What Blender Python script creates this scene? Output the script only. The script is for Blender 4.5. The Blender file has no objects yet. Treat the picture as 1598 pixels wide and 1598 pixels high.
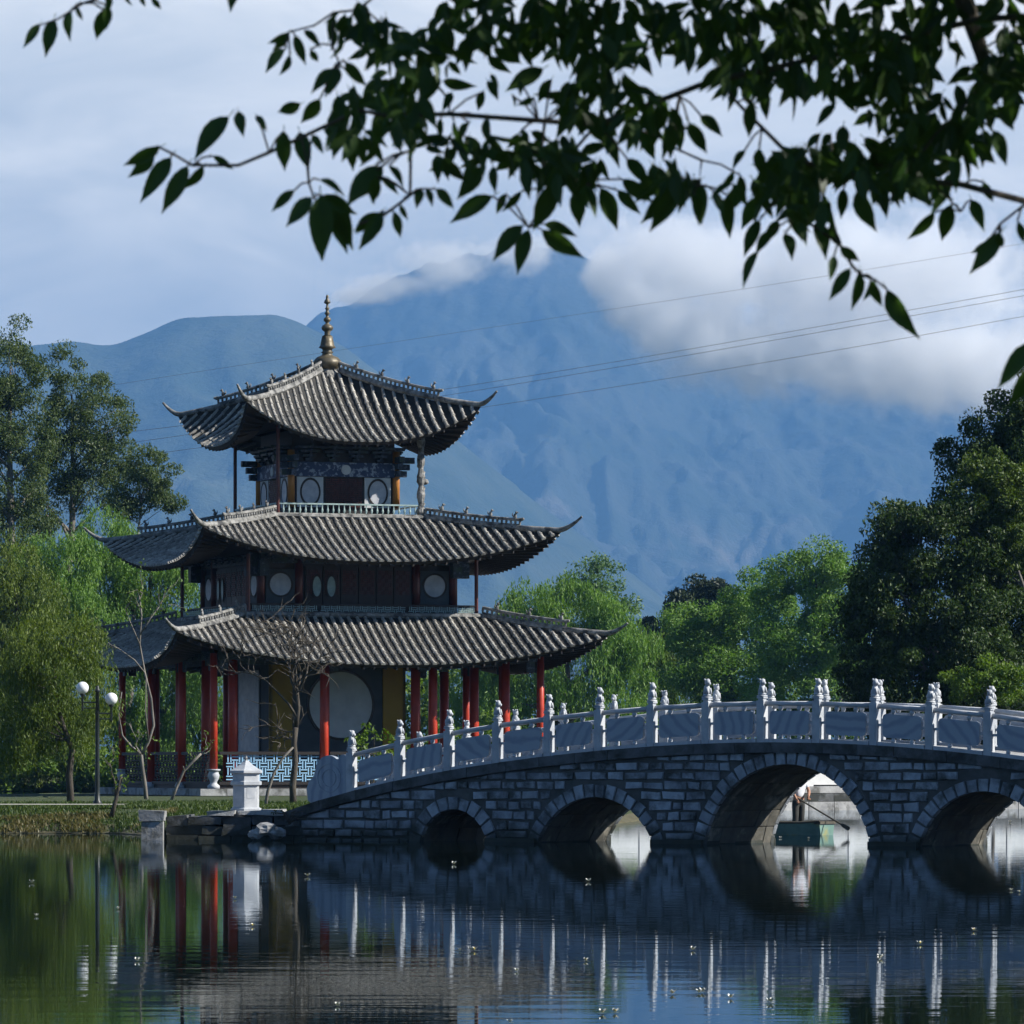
import bpy, bmesh, math, random
import numpy as np
from mathutils import Vector, Matrix, noise as mnoise
R = math.radians
random.seed(7); RNG = np.random.default_rng(7)
C = bpy.context.scene.collection
sc = bpy.context.scene

# ------------------------------------------------------------------ camera
F, YH, CZ = 8000.0, 1195.0, 1.85            # focal length in photo pixels, horizon row, eye height above water
cam = bpy.data.cameras.new('camera'); camo = bpy.data.objects.new('camera', cam); C.objects.link(camo)
camo.location = (0, 0, CZ); camo.rotation_euler = (R(90), 0, 0)
cam.sensor_width = 36; cam.lens = F / 1598 * 36
cam.shift_y = (YH - 799) / 1598
cam.clip_start = 0.5; cam.clip_end = 90000
cam.dof.use_dof = True; cam.dof.focus_distance = 150; cam.dof.aperture_fstop = 22
sc.camera = camo

# ------------------------------------------------------------------ sun, sky, exposure
SUN_EL, SUN_AZ = R(36), R(-10)               # azimuth measured from +X towards +Y
sd = Vector((math.cos(SUN_EL) * math.cos(SUN_AZ), math.cos(SUN_EL) * math.sin(SUN_AZ), math.sin(SUN_EL)))
sun = bpy.data.lights.new('sun', 'SUN'); sun.energy = 5.0; sun.angle = R(0.5); sun.color = (1.0, 0.965, 0.90)
suno = bpy.data.objects.new('sun', sun); C.objects.link(suno); suno.location = (60, -20, 80)
suno.rotation_euler = (-sd).to_track_quat('-Z', 'Y').to_euler()

w = bpy.data.worlds.new('World'); sc.world = w; w.use_nodes = True
nt = w.node_tree; nt.nodes.clear()
def N(nt, t, **k):
    n = nt.nodes.new(t)
    for a, b in k.items():
        if a.startswith('i_'):
            key = a[2:]; n.inputs[int(key) if key.isdigit() else key].default_value = b
        else: setattr(n, a, b)
    return n
def L(nt, a, b): nt.links.new(a, b)
out = N(nt, 'ShaderNodeOutputWorld')
sky = N(nt, 'ShaderNodeTexSky', sky_type='NISHITA', sun_disc=False, sun_elevation=SUN_EL, air_density=1.0, dust_density=0.15, ozone_density=1.6, altitude=2400)
sky.sun_rotation = math.atan2(sd.x, sd.y)
bgs = N(nt, 'ShaderNodeBackground', i_Strength=0.05); L(nt, sky.outputs[0], bgs.inputs[0])
bgc = N(nt, 'ShaderNodeBackground', i_Strength=1.0)
tc = N(nt, 'ShaderNodeTexCoord'); sep = N(nt, 'ShaderNodeSeparateXYZ'); L(nt, tc.outputs['Generated'], sep.inputs[0])
mp = N(nt, 'ShaderNodeMapping'); mp.inputs['Scale'].default_value = (9, 9, 26); L(nt, tc.outputs['Generated'], mp.inputs[0])
cn = N(nt, 'ShaderNodeTexNoise', i_Scale=2.0, i_Detail=7.0, i_Roughness=0.55, i_Distortion=0.6); L(nt, mp.outputs[0], cn.inputs[0])
# cloud bank low over the horizon on every side, thinning out to blue overhead
el = N(nt, 'ShaderNodeMapRange', interpolation_type='SMOOTHSTEP', i_1=0.15, i_2=0.24, i_3=0.75, i_4=-0.34); L(nt, sep.outputs['Z'], el.inputs[0])
# ... and gathered over the mountains, the sky behind the camera is clear
ly = N(nt, 'ShaderNodeMapRange', interpolation_type='SMOOTHSTEP', i_1=0.0, i_2=0.7, i_3=-0.8, i_4=0.0); L(nt, sep.outputs['Y'], ly.inputs[0])
ce = N(nt, 'ShaderNodeMath', operation='ADD'); L(nt, el.outputs[0], ce.inputs[0]); L(nt, ly.outputs[0], ce.inputs[1])
cm = N(nt, 'ShaderNodeMath', operation='ADD'); L(nt, cn.outputs['Fac'], cm.inputs[0]); L(nt, ce.outputs[0], cm.inputs[1])
cmask = N(nt, 'ShaderNodeMapRange', interpolation_type='SMOOTHSTEP', i_1=0.35, i_2=1.0, i_3=0.0, i_4=1.0); L(nt, cm.outputs[0], cmask.inputs[0])
cr = N(nt, 'ShaderNodeValToRGB'); L(nt, cn.outputs['Fac'], cr.inputs[0])
cr.color_ramp.elements[0].position = 0.3; cr.color_ramp.elements[0].color = (0.66, 0.66, 0.62, 1)
cr.color_ramp.elements[1].position = 0.72; cr.color_ramp.elements[1].color = (1.10, 1.04, 0.92, 1)
L(nt, cr.outputs[0], bgc.inputs[0])
mix = N(nt, 'ShaderNodeMixShader'); L(nt, cmask.outputs[0], mix.inputs[0]); L(nt, bgs.outputs[0], mix.inputs[1]); L(nt, bgc.outputs[0], mix.inputs[2])
L(nt, mix.outputs[0], out.inputs[0])
vs = sc.view_settings; vs.view_transform = 'Standard'; vs.look = 'None'; vs.gamma = 1; vs.exposure = 0.95; vs.use_curve_mapping = False
cy = sc.cycles
cy.max_bounces = 12; cy.diffuse_bounces = 2; cy.glossy_bounces = 3; cy.transmission_bounces = 3; cy.volume_bounces = 10; cy.transparent_max_bounces = 6
cy.volume_step_rate = 1.0; cy.volume_max_steps = 128
cy.caustics_reflective = False; cy.caustics_refractive = False; cy.sample_clamp_indirect = 4
cy.use_adaptive_sampling = True; cy.adaptive_threshold = 0.02

# ------------------------------------------------------------------ helpers
def at(px, py, Y):                           # photo pixel at a distance -> point of the place
    return Vector(((px - 799) * Y / F, Y, CZ - (py - YH) * Y / F))
def zat(py, Y): return CZ - (py - YH) * Y / F

def tag(o, label, cat, group=None, kind=None):
    if label: o['label'] = label
    if cat: o['category'] = cat
    if group: o['group'] = group
    if kind: o['kind'] = kind
    return o
def thing(name, label, cat, loc=(0, 0, 0), rz=0.0, group=None):
    o = bpy.data.objects.new(name, None); C.objects.link(o); o.location = loc; o.rotation_euler = (0, 0, rz)
    o.empty_display_size = 0.3
    return tag(o, label, cat, group)
def link(name, me, parent=None, loc=None, rot=None, mtx=None):
    o = bpy.data.objects.new(name, me); C.objects.link(o)
    if parent is not None: o.parent = parent
    if mtx is not None: o.matrix_basis = mtx
    if loc is not None: o.location = loc
    if rot is not None: o.rotation_euler = rot
    return o
def copy_tree(o, parent=None):
    c = o.copy(); C.objects.link(c); c.parent = parent
    for ch in list(o.children): copy_tree(ch, c)
    return c

class MB:
    def __init__(s): s.v = []; s.f = []; s.m = []; s.mi = 0
    def face(s, *idx): s.f.append(idx); s.m.append(s.mi)
    def quadgrid(s, P):                      # P: rows of points
        b = len(s.v); nr = len(P); nc = len(P[0])
        for r in P: s.v += [tuple(p) for p in r]
        for i in range(nr - 1):
            for j in range(nc - 1):
                a = b + i * nc + j; s.face(a, a + 1, a + nc + 1, a + nc)
    def hexa(s, P):                          # 8 corners, bottom ring then top ring
        b = len(s.v); s.v += [tuple(p) for p in P]
        for q in ((3, 2, 1, 0), (4, 5, 6, 7), (0, 1, 5, 4), (1, 2, 6, 5), (2, 3, 7, 6), (3, 0, 4, 7)): s.face(*[b + i for i in q])
    def box(s, x0, x1, y0, y1, z0, z1, M=None):
        P = [Vector(p) for p in ((x0, y0, z0), (x1, y0, z0), (x1, y1, z0), (x0, y1, z0), (x0, y0, z1), (x1, y0, z1), (x1, y1, z1), (x0, y1, z1))]
        if M is not None: P = [M @ p for p in P]
        s.hexa(P)
    def bar(s, a, b, wx, wz, up=(0, 0, 1)):  # box-section bar from a to b
        a = Vector(a); b = Vector(b); d = (b - a)
        if d.length < 1e-6: return
        d.normalize(); u = Vector(up)
        if abs(d.dot(u)) > 0.99: u = Vector((0, 1, 0))
        x = d.cross(u).normalized() * wx / 2; z = x.cross(d).normalized() * wz / 2
        s.hexa([a - x - z, a + x - z, b + x - z, b - x - z, a - x + z, a + x + z, b + x + z, b - x + z])
    def tube(s, pts, rad, n=8, cap=True):
        pts = [Vector(p) for p in pts]; k = len(pts)
        if not hasattr(rad, '__len__'): rad = [rad] * k
        b = len(s.v); prev = None
        for i, p in enumerate(pts):
            d = (pts[min(i + 1, k - 1)] - pts[max(i - 1, 0)])
            d = d.normalized() if d.length > 1e-9 else Vector((0, 0, 1))
            if prev is None:
                u = Vector((0, 1, 0)) if abs(d.y) < 0.9 else Vector((1, 0, 0))
                x = d.cross(u).normalized()
            else:
                x = (prev - d * prev.dot(d));  x = x.normalized() if x.length > 1e-6 else d.orthogonal().normalized()
            prev = x; y = d.cross(x)
            for j in range(n):
                a = 2 * math.pi * j / n; s.v.append(tuple(p + (x * math.cos(a) + y * math.sin(a)) * rad[i]))
        for i in range(k - 1):
            for j in range(n):
                a = b + i * n + j; c = b + i * n + (j + 1) % n; s.face(a, c, c + n, a + n)
        if cap:
            s.face(*[b + j for j in range(n)][::-1]); s.face(*[b + (k - 1) * n + j for j in range(n)])
    def lathe(s, prof, n=16, c=(0, 0, 0), lobes=0, lob=0.0):
        b = len(s.v); k = len(prof)
        for r, z in prof:
            for j in range(n):
                a = 2 * math.pi * j / n
                rr = r * (1 + (lob * abs(math.cos(a * lobes / 2)) - lob / 2 if lobes else 0))
                s.v.append((c[0] + rr * math.cos(a), c[1] + rr * math.sin(a), c[2] + z))
        for i in range(k - 1):
            for j in range(n):
                a = b + i * n + j; d = b + i * n + (j + 1) % n; s.face(a, d, d + n, a + n)
        s.face(*[b + j for j in range(n)][::-1]); s.face(*[b + (k - 1) * n + j for j in range(n)])
    def prism(s, poly, y0, y1):              # polygon in xz, extruded along y
        b = len(s.v); n = len(poly)
        s.v += [(x, y0, z) for x, z in poly] + [(x, y1, z) for x, z in poly]
        s.face(*[b + i for i in range(n)]); s.face(*[b + n + i for i in range(n)][::-1])
        for i in range(n): j = (i + 1) % n; s.face(b + j, b + i, b + n + i, b + n + j)
    def blob(s, c, r, seed=0, amp=0.15, seg=10, ring=7, fr=2.0):
        b = len(s.v); c = Vector(c); r = Vector(r) if hasattr(r, '__len__') else Vector((r, r, r))
        P = []
        for i in range(ring + 1):
            th = math.pi * i / ring; row = []
            for j in range(seg):
                ph = 2 * math.pi * j / seg
                d = Vector((math.sin(th) * math.cos(ph), math.sin(th) * math.sin(ph), math.cos(th)))
                k = 1 + amp * mnoise.noise(d * fr + Vector((seed * 3.1, seed * 1.7, 0)))
                s.v.append(tuple(c + Vector((d.x * r.x, d.y * r.y, d.z * r.z)) * k))
        for i in range(ring):
            for j in range(seg):
                a = b + i * seg + j; d = b + i * seg + (j + 1) % seg; s.face(a, a + seg, d + seg, d)
    def mesh(s, name, mats, smooth=False):
        me = bpy.data.meshes.new(name); me.from_pydata(s.v, [], s.f)
        for m in (mats if isinstance(mats, (list, tuple)) else [mats]): me.materials.append(m)
        if any(s.m): me.polygons.foreach_set('material_index', s.m)
        if smooth: me.polygons.foreach_set('use_smooth', [True] * len(s.f))
        me.update(); return me
    def build(s, name, mats, parent=None, smooth=False, **k):
        return link(name, s.mesh(name, mats, smooth), parent, **k)

def np_mesh(name, V, Q, mat):                # numpy vertices + quads, fast
    me = bpy.data.meshes.new(name); nv, nq = len(V), len(Q); k = Q.shape[1]
    me.vertices.add(nv); me.vertices.foreach_set('co', np.ascontiguousarray(V, dtype=np.float32).ravel())
    me.loops.add(nq * k); me.loops.foreach_set('vertex_index', np.ascontiguousarray(Q, dtype=np.int32).ravel())
    me.polygons.add(nq); me.polygons.foreach_set('loop_start', np.arange(0, nq * k, k, dtype=np.int32))
    me.materials.append(mat); me.update(calc_edges=True); me.validate(); return me

# ------------------------------------------------------------------ materials
def mat(name, col, col2=None, scale=3.0, rough=0.7, bump=0.0, bscale=None, spec=0.4, metal=0.0, detail=5.0, lo=0.35, hi=0.65, stain=None, sscale=0.6, slo=0.5, shi=0.62, stretch=(1, 1, 1), island=0.0, objrand=0.0):
    m = bpy.data.materials.new(name); m.use_nodes = True; t = m.node_tree; b = t.nodes['Principled BSDF']
    b.inputs['Roughness'].default_value = rough; b.inputs['Specular IOR Level'].default_value = spec; b.inputs['Metallic'].default_value = metal
    c1 = (*col, 1)
    if col2 is None: col2 = tuple(c * 0.75 for c in col)
    co = N(t, 'ShaderNodeTexCoord'); mpp = N(t, 'ShaderNodeMapping'); mpp.inputs['Scale'].default_value = stretch
    oi = N(t, 'ShaderNodeObjectInfo')
    add = N(t, 'ShaderNodeVectorMath', operation='MULTIPLY_ADD'); add.inputs[1].default_value = (37, 17, 29)
    cb = N(t, 'ShaderNodeCombineXYZ'); 
    for i in range(3): L(t, oi.outputs['Random'], cb.inputs[i])
    L(t, cb.outputs[0], add.inputs[0]); L(t, co.outputs['Object'], add.inputs[2]); L(t, add.outputs[0], mpp.inputs[0])
    n1 = N(t, 'ShaderNodeTexNoise', i_Scale=scale, i_Detail=detail, i_Roughness=0.6); L(t, mpp.outputs[0], n1.inputs[0])
    mr = N(t, 'ShaderNodeMapRange', i_1=lo, i_2=hi); L(t, n1.outputs['Fac'], mr.inputs[0])
    mx = N(t, 'ShaderNodeMix', data_type='RGBA'); mx.inputs[6].default_value = c1; mx.inputs[7].default_value = (*col2, 1); L(t, mr.outputs[0], mx.inputs[0])
    last = mx.outputs[2]
    if stain is not None:
        n2 = N(t, 'ShaderNodeTexNoise', i_Scale=sscale, i_Detail=6.0, i_Roughness=0.65); L(t, mpp.outputs[0], n2.inputs[0])
        m2 = N(t, 'ShaderNodeMapRange', i_1=slo, i_2=shi); L(t, n2.outputs['Fac'], m2.inputs[0])
        x2 = N(t, 'ShaderNodeMix', data_type='RGBA'); x2.inputs[7].default_value = (*stain, 1); L(t, last, x2.inputs[6]); L(t, m2.outputs[0], x2.inputs[0]); last = x2.outputs[2]
    for amt, node, sock in ((island, 'ShaderNodeNewGeometry', 'Random Per Island'), (objrand, None, None)):
        if amt:
            src = N(t, node).outputs[sock] if node else oi.outputs['Random']
            r = N(t, 'ShaderNodeMapRange', i_3=1 - amt, i_4=1 + amt); L(t, src, r.inputs[0])
            hs = N(t, 'ShaderNodeHueSaturation'); L(t, r.outputs[0], hs.inputs['Value']); L(t, last, hs.inputs['Color']); last = hs.outputs[0]
    L(t, last, b.inputs['Base Color'])
    if bump:
        nb = N(t, 'ShaderNodeTexNoise', i_Scale=bscale or scale * 4, i_Detail=6.0, i_Roughness=0.65); L(t, mpp.outputs[0], nb.inputs[0])
        bp = N(t, 'ShaderNodeBump', i_Strength=bump, i_Distance=0.05); L(t, nb.outputs['Fac'], bp.inputs['Height']); L(t, bp.outputs[0], b.inputs['Normal'])
    return m
def leafmat(name, a, b, transl=0.35, scale=0.35, rough=0.5, spec=0.3):
    m = bpy.data.materials.new(name); m.use_nodes = True; t = m.node_tree; p = t.nodes['Principled BSDF']
    p.inputs['Roughness'].default_value = rough; p.inputs['Specular IOR Level'].default_value = spec
    co = N(t, 'ShaderNodeTexCoord'); n1 = N(t, 'ShaderNodeTexNoise', i_Scale=scale, i_Detail=3.0); L(t, co.outputs['Object'], n1.inputs[0])
    g = N(t, 'ShaderNodeNewGeometry'); ad = N(t, 'ShaderNodeMath', operation='MULTIPLY_ADD', i_1=0.5); L(t, g.outputs['Random Per Island'], ad.inputs[0])
    L(t, n1.outputs['Fac'], ad.inputs[2])
    mr = N(t, 'ShaderNodeMapRange', i_1=0.4, i_2=1.1); L(t, ad.outputs[0], mr.inputs[0])
    mx = N(t, 'ShaderNodeMix', data_type='RGBA'); mx.inputs[6].default_value = (*a, 1); mx.inputs[7].default_value = (*b, 1); L(t, mr.outputs[0], mx.inputs[0])
    L(t, mx.outputs[2], p.inputs['Base Color'])
    tr = N(t, 'ShaderNodeBsdfTranslucent'); hs = N(t, 'ShaderNodeHueSaturation', i_Saturation=1.15, i_Value=1.3); L(t, mx.outputs[2], hs.inputs['Color']); L(t, hs.outputs[0], tr.inputs[0])
    ms = N(t, 'ShaderNodeMixShader', i_0=transl); L(t, p.outputs[0], ms.inputs[1]); L(t, tr.outputs[0], ms.inputs[2]); L(t, ms.outputs[0], t.nodes['Material Output'].inputs[0])
    return m

M = {}
M['tile'] = mat('roof_tile', (0.41, 0.385, 0.335), (0.18, 0.17, 0.155), scale=5, rough=0.55, bump=0.5, bscale=25, spec=0.5, island=0.25, objrand=0.18, stain=(0.44, 0.42, 0.38), sscale=9, slo=0.55, shi=0.66)
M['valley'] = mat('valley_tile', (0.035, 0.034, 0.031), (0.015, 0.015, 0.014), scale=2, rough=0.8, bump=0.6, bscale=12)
M['ridge'] = mat('ridge_plaster', (0.34, 0.33, 0.31), (0.11, 0.11, 0.10), scale=4, rough=0.7, bump=0.4, bscale=14, stain=(0.05, 0.05, 0.05), sscale=2.5)
M['dark_wood'] = mat('dark_timber', (0.022, 0.016, 0.013), (0.012, 0.010, 0.010), scale=6, rough=0.6, stretch=(1, 1, 4))
M['paint_beam'] = mat('painted_beam', (0.020, 0.030, 0.045), (0.09, 0.11, 0.15), scale=7, rough=0.6, lo=0.52, hi=0.62, stain=(0.03, 0.05, 0.035), sscale=3)
M['frieze'] = mat('painted_frieze', (0.03, 0.05, 0.11), (0.32, 0.36, 0.42), scale=5.5, rough=0.6, lo=0.53, hi=0.60)
M['red'] = mat('red_lacquer', (0.48, 0.045, 0.018), (0.36, 0.032, 0.014), scale=2, rough=0.42, bump=0.08)
M['orange'] = mat('orange_lacquer', (0.46, 0.20, 0.045), (0.36, 0.14, 0.03), scale=2, rough=0.5)
M['dkred'] = mat('dark_red_paint', (0.10, 0.018, 0.012), (0.05, 0.012, 0.01), scale=3, rough=0.5)
M['yellow'] = mat('ochre_wall', (0.42, 0.25, 0.035), (0.36, 0.21, 0.03), scale=1.5, rough=0.8)
M['greywall'] = mat('slate_wall', (0.085, 0.095, 0.10), (0.06, 0.07, 0.075), scale=1.5, rough=0.8)
M['white'] = mat('white_plaster', (0.66, 0.66, 0.64), (0.56, 0.56, 0.55), scale=2, rough=0.75)
M['moon'] = mat('pale_marble_disc', (0.55, 0.55, 0.56), (0.38, 0.39, 0.42), scale=3.5, rough=0.5)
M['bluebar'] = mat('pale_blue_paint', (0.36, 0.60, 0.80), (0.28, 0.50, 0.70), scale=5, rough=0.5)
M['greybar'] = mat('grey_green_paint', (0.40, 0.50, 0.47), (0.24, 0.33, 0.32), scale=5, rough=0.5)
M['bronze'] = mat('bronze', (0.16, 0.13, 0.08), (0.08, 0.07, 0.05), scale=6, rough=0.5, metal=0.3, spec=0.5)
M['stone'] = mat('platform_stone', (0.40, 0.40, 0.39), (0.26, 0.26, 0.26), scale=3, rough=0.8, bump=0.4, stain=(0.12, 0.12, 0.11), sscale=1.4, objrand=0.12)
M['marble'] = mat('white_marble', (0.52, 0.53, 0.54), (0.36, 0.38, 0.41), scale=2.2, rough=0.5, bump=0.12, bscale=9, stain=(0.28, 0.30, 0.32), sscale=1.6, slo=0.58, shi=0.72)
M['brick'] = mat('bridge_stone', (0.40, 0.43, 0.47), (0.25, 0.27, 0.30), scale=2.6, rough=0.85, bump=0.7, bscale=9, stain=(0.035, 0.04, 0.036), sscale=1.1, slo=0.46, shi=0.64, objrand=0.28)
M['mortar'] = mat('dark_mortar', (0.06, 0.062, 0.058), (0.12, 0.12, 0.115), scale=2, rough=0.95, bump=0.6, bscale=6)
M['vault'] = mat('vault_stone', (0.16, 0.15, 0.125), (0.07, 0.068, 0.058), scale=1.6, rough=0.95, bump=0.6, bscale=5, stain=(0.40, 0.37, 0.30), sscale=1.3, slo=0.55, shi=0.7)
M['coping'] = mat('weathered_coping', (0.13, 0.135, 0.14), (0.06, 0.062, 0.06), scale=2.5, rough=0.9, bump=0.5, stain=(0.03, 0.033, 0.03), sscale=0.9)
M['bark'] = mat('bark', (0.10, 0.085, 0.065), (0.05, 0.042, 0.034), scale=4, rough=0.9, bump=0.5, stretch=(2, 2, 0.5))
M['palebark'] = mat('pale_bark', (0.25, 0.225, 0.195), (0.11, 0.10, 0.085), scale=3, rough=0.85, bump=0.4, stretch=(2, 2, 0.5))
M['darkmetal'] = mat('dark_green_metal', (0.012, 0.018, 0.015), (0.02, 0.025, 0.022), scale=4, rough=0.4)
M['globe'] = mat('opal_glass', (0.85, 0.85, 0.84), (0.80, 0.80, 0.80), scale=2, rough=0.15)
M['earth'] = mat('earth', (0.11, 0.10, 0.055), (0.06, 0.055, 0.03), scale=1.3, rough=1.0, bump=0.8, bscale=4)
M['turf'] = mat('turf', (0.032, 0.055, 0.013), (0.055, 0.065, 0.022), scale=0.8, rough=1.0, bump=0.8, bscale=9)
M['path'] = mat('pale_path', (0.40, 0.38, 0.33), (0.30, 0.28, 0.24), scale=2, rough=0.95)
M['boatgreen'] = mat('green_boat_paint', (0.17, 0.28, 0.23), (0.11, 0.20, 0.17), scale=3, rough=0.5, stain=(0.25, 0.26, 0.12), sscale=2)
M['boatdark'] = mat('boat_timber', (0.10, 0.085, 0.06), (0.05, 0.045, 0.035), scale=4, rough=0.8)
M['shirt'] = mat('white_cotton', (0.78, 0.78, 0.80), (0.68, 0.68, 0.72), scale=4, rough=0.9)
M['trouser'] = mat('grey_cotton', (0.055, 0.055, 0.05), (0.035, 0.035, 0.033), scale=5, rough=0.95)
M['skin'] = mat('skin', (0.42, 0.22, 0.14), (0.36, 0.18, 0.11), scale=5, rough=0.6)
M['hair'] = mat('black_hair', (0.012, 0.011, 0.01), rough=0.6)
M['cable'] = mat('cable', (0.10, 0.11, 0.13), rough=0.7)
M['petal'] = mat('white_petal', (0.82, 0.82, 0.76), (0.75, 0.74, 0.66), rough=0.6)
M['stamen'] = mat('yellow_stamen', (0.70, 0.50, 0.06), rough=0.7)
M['pad'] = mat('lily_pad', (0.05, 0.07, 0.02), (0.09, 0.08, 0.03), rough=0.4)
M['l_willow'] = leafmat('willow_leaf', (0.085, 0.175, 0.032), (0.19, 0.31, 0.06))
M['l_gold'] = leafmat('golden_willow_leaf', (0.07, 0.115, 0.018), (0.165, 0.215, 0.036))
M['l_euc'] = leafmat('eucalyptus_leaf', (0.045, 0.075, 0.025), (0.12, 0.165, 0.05))
M['l_dark'] = leafmat('evergreen_leaf', (0.020, 0.038, 0.010), (0.062, 0.105, 0.022), transl=0.25)
M['l_mid'] = leafmat('broad_leaf', (0.06, 0.12, 0.018), (0.17, 0.25, 0.038))
M['l_pale'] = leafmat('poplar_leaf', (0.08, 0.15, 0.06), (0.15, 0.24, 0.09))
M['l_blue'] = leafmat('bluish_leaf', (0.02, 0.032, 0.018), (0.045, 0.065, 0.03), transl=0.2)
M['l_tuft'] = leafmat('tuft_leaf', (0.04, 0.075, 0.014), (0.12, 0.17, 0.03), transl=0.3)
M['l_fore'] = leafmat('cherry_leaf', (0.026, 0.05, 0.016), (0.06, 0.115, 0.024), transl=0.42, scale=2.0, rough=0.4)
M['grass'] = leafmat('grass_blade', (0.035, 0.065, 0.012), (0.085, 0.12, 0.028), scale=0.7)

# tide mark: damp, algae-dark stone just above the waterline of the bridge
for nm in ('brick', 'mortar', 'coping'):
    t = M[nm].node_tree; b_ = t.nodes['Principled BSDF']; src = b_.inputs['Base Color'].links[0].from_socket
    co = N(t, 'ShaderNodeTexCoord'); sp = N(t, 'ShaderNodeSeparateXYZ'); L(t, co.outputs['Object'], sp.inputs[0])
    nz = N(t, 'ShaderNodeTexNoise', i_Scale=1.7, i_Detail=5.0); L(t, co.outputs['Object'], nz.inputs[0])
    ad = N(t, 'ShaderNodeMath', operation='MULTIPLY_ADD', i_1=-0.7); L(t, nz.outputs['Fac'], ad.inputs[0]); L(t, sp.outputs['Z'], ad.inputs[2])
    mr = N(t, 'ShaderNodeMapRange', i_1=-0.22, i_2=0.08, i_3=0.85, i_4=0.0); L(t, ad.outputs[0], mr.inputs[0])
    mx = N(t, 'ShaderNodeMix', data_type='RGBA'); mx.inputs[7].default_value = (0.030, 0.034, 0.024, 1); L(t, src, mx.inputs[6]); L(t, mr.outputs[0], mx.inputs[0]); L(t, mx.outputs[2], b_.inputs['Base Color'])
M['drygrass'] = leafmat('dry_grass', (0.10, 0.095, 0.03), (0.22, 0.19, 0.08), scale=0.9)

# ================================================================== THE SETTING
def struct(o, kind='structure'): o['kind'] = kind; return o
def fbm(x, y, o=5, s=0.0, ridged=False):
    a = 1.0; f = 1.0; t = 0.0
    for i in range(o):
        n = mnoise.noise(Vector((x * f, y * f, s + i * 7.3)))
        t += a * ((1 - abs(n) * 2) if ridged else n); a *= 0.5; f *= 2.05
    return t

# lake bed, one sheet that reaches past the mountains
m = MB(); m.quadgrid([[(x, y, -1.6) for x in (-29500, -600, 0, 600, 29500)] for y in (-28000, -50, 300, 1200, 30000)]); struct(m.build('ground', M['earth']))

# water
wm = bpy.data.materials.new('pond_water'); wm.use_nodes = True; t = wm.node_tree; t.nodes.clear()
o_ = N(t, 'ShaderNodeOutputMaterial'); co = N(t, 'ShaderNodeTexCoord')
mp1 = N(t, 'ShaderNodeMapping'); mp1.inputs['Scale'].default_value = (0.55, 1.6, 1); L(t, co.outputs['Object'], mp1.inputs[0])
n1 = N(t, 'ShaderNodeTexNoise', i_Scale=1.0, i_Detail=3.0, i_Roughness=0.5); L(t, mp1.outputs[0], n1.inputs[0])
mp2 = N(t, 'ShaderNodeMapping'); mp2.inputs['Scale'].default_value = (3.0, 8.0, 1); L(t, co.outputs['Object'], mp2.inputs[0])
n2 = N(t, 'ShaderNodeTexNoise', i_Scale=1.0, i_Detail=2.0, i_Roughness=0.5); L(t, mp2.outputs[0], n2.inputs[0])
ma = N(t, 'ShaderNodeMath', operation='MULTIPLY_ADD', i_1=0.12); L(t, n2.outputs['Fac'], ma.inputs[0]); L(t, n1.outputs['Fac'], ma.inputs[2])
bp = N(t, 'ShaderNodeBump', i_Strength=1.0, i_Distance=0.0019); L(t, ma.outputs[0], bp.inputs['Height'])
gl = N(t, 'ShaderNodeBsdfGlossy', i_Roughness=0.012); gl.inputs[0].default_value = (0.82, 0.87, 0.92, 1); L(t, bp.outputs[0], gl.inputs['Normal'])
df = N(t, 'ShaderNodeBsdfDiffuse'); df.inputs[0].default_value = (0.006, 0.011, 0.008, 1)
fr = N(t, 'ShaderNodeFresnel', i_IOR=1.33)
ms = N(t, 'ShaderNodeMixShader'); L(t, fr.outputs[0], ms.inputs[0]); L(t, df.outputs[0], ms.inputs[1]); L(t, gl.outputs[0], ms.inputs[2]); L(t, ms.outputs[0], o_.inputs[0])
m = MB(); m.quadgrid([[(x, y, 0.0) for x in (-420, 0, 420)] for y in (-40, 100, 470)]); struct(m.build('water', wm))

def terrain(name, poly_front, back_y, mat_, ztop=0.9, slope=2.0, seed=1):
    """Bank that rises out of the water along a shoreline (x, y points) and runs on to back_y."""
    rows = []
    for k, (dy, z) in enumerate(((-0.6, -0.8), (0.0, 0.05), (slope * 0.3, ztop * 0.55), (slope, ztop), (slope * 2.5, ztop + 0.1), (30, ztop + 0.4), (200, ztop + 1.0))):
        rows.append([(x, y + dy + 0.25 * mnoise.noise(Vector((x * 0.7, k, seed))), z + (0.12 * mnoise.noise(Vector((x * 0.9, k * 2.0, seed + 5))) if z > 0 else 0)) for x, y in poly_front])
    rows.append([(x * 3, back_y, ztop + 4) for x, y in poly_front])
    m = MB(); m.quadgrid(rows); return struct(m.build(name, mat_, smooth=True))
shore = np.array([(-9000, 372), (-2500, 372), (700, 372), (790, 425), (1312, 428), (1320, 330), (1326, 224), (1400, 219), (3000, 219), (9000, 219)], float)
pxs = np.concatenate([np.linspace(-6500, 8000, 260), np.linspace(1300, 1330, 20)]); pxs.sort()
def shore_pt(px):
    Y = float(np.interp(px, shore[:, 0], shore[:, 1])); Y += 2.0 * mnoise.noise(Vector((px * 0.012, 0, 3))); return ((px - 799) * Y / F, Y)
terrain('far_shore', [shore_pt(p) for p in pxs], 17500, M['turf'], ztop=0.9)
# near bank, the camera stands on it
m = MB(); m.quadgrid([[(x, y + 0.4 * mnoise.noise(Vector((x * 0.3, 0, 9))), z) for x in np.linspace(-260, 260, 80)] for y, z in ((14.5, -0.8), (13.5, 0.1), (11.5, 0.4), (4, 0.45), (-200, 0.6), (-2500, 3))])
struct(m.build('near_bank', M['turf'], smooth=True))

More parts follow.
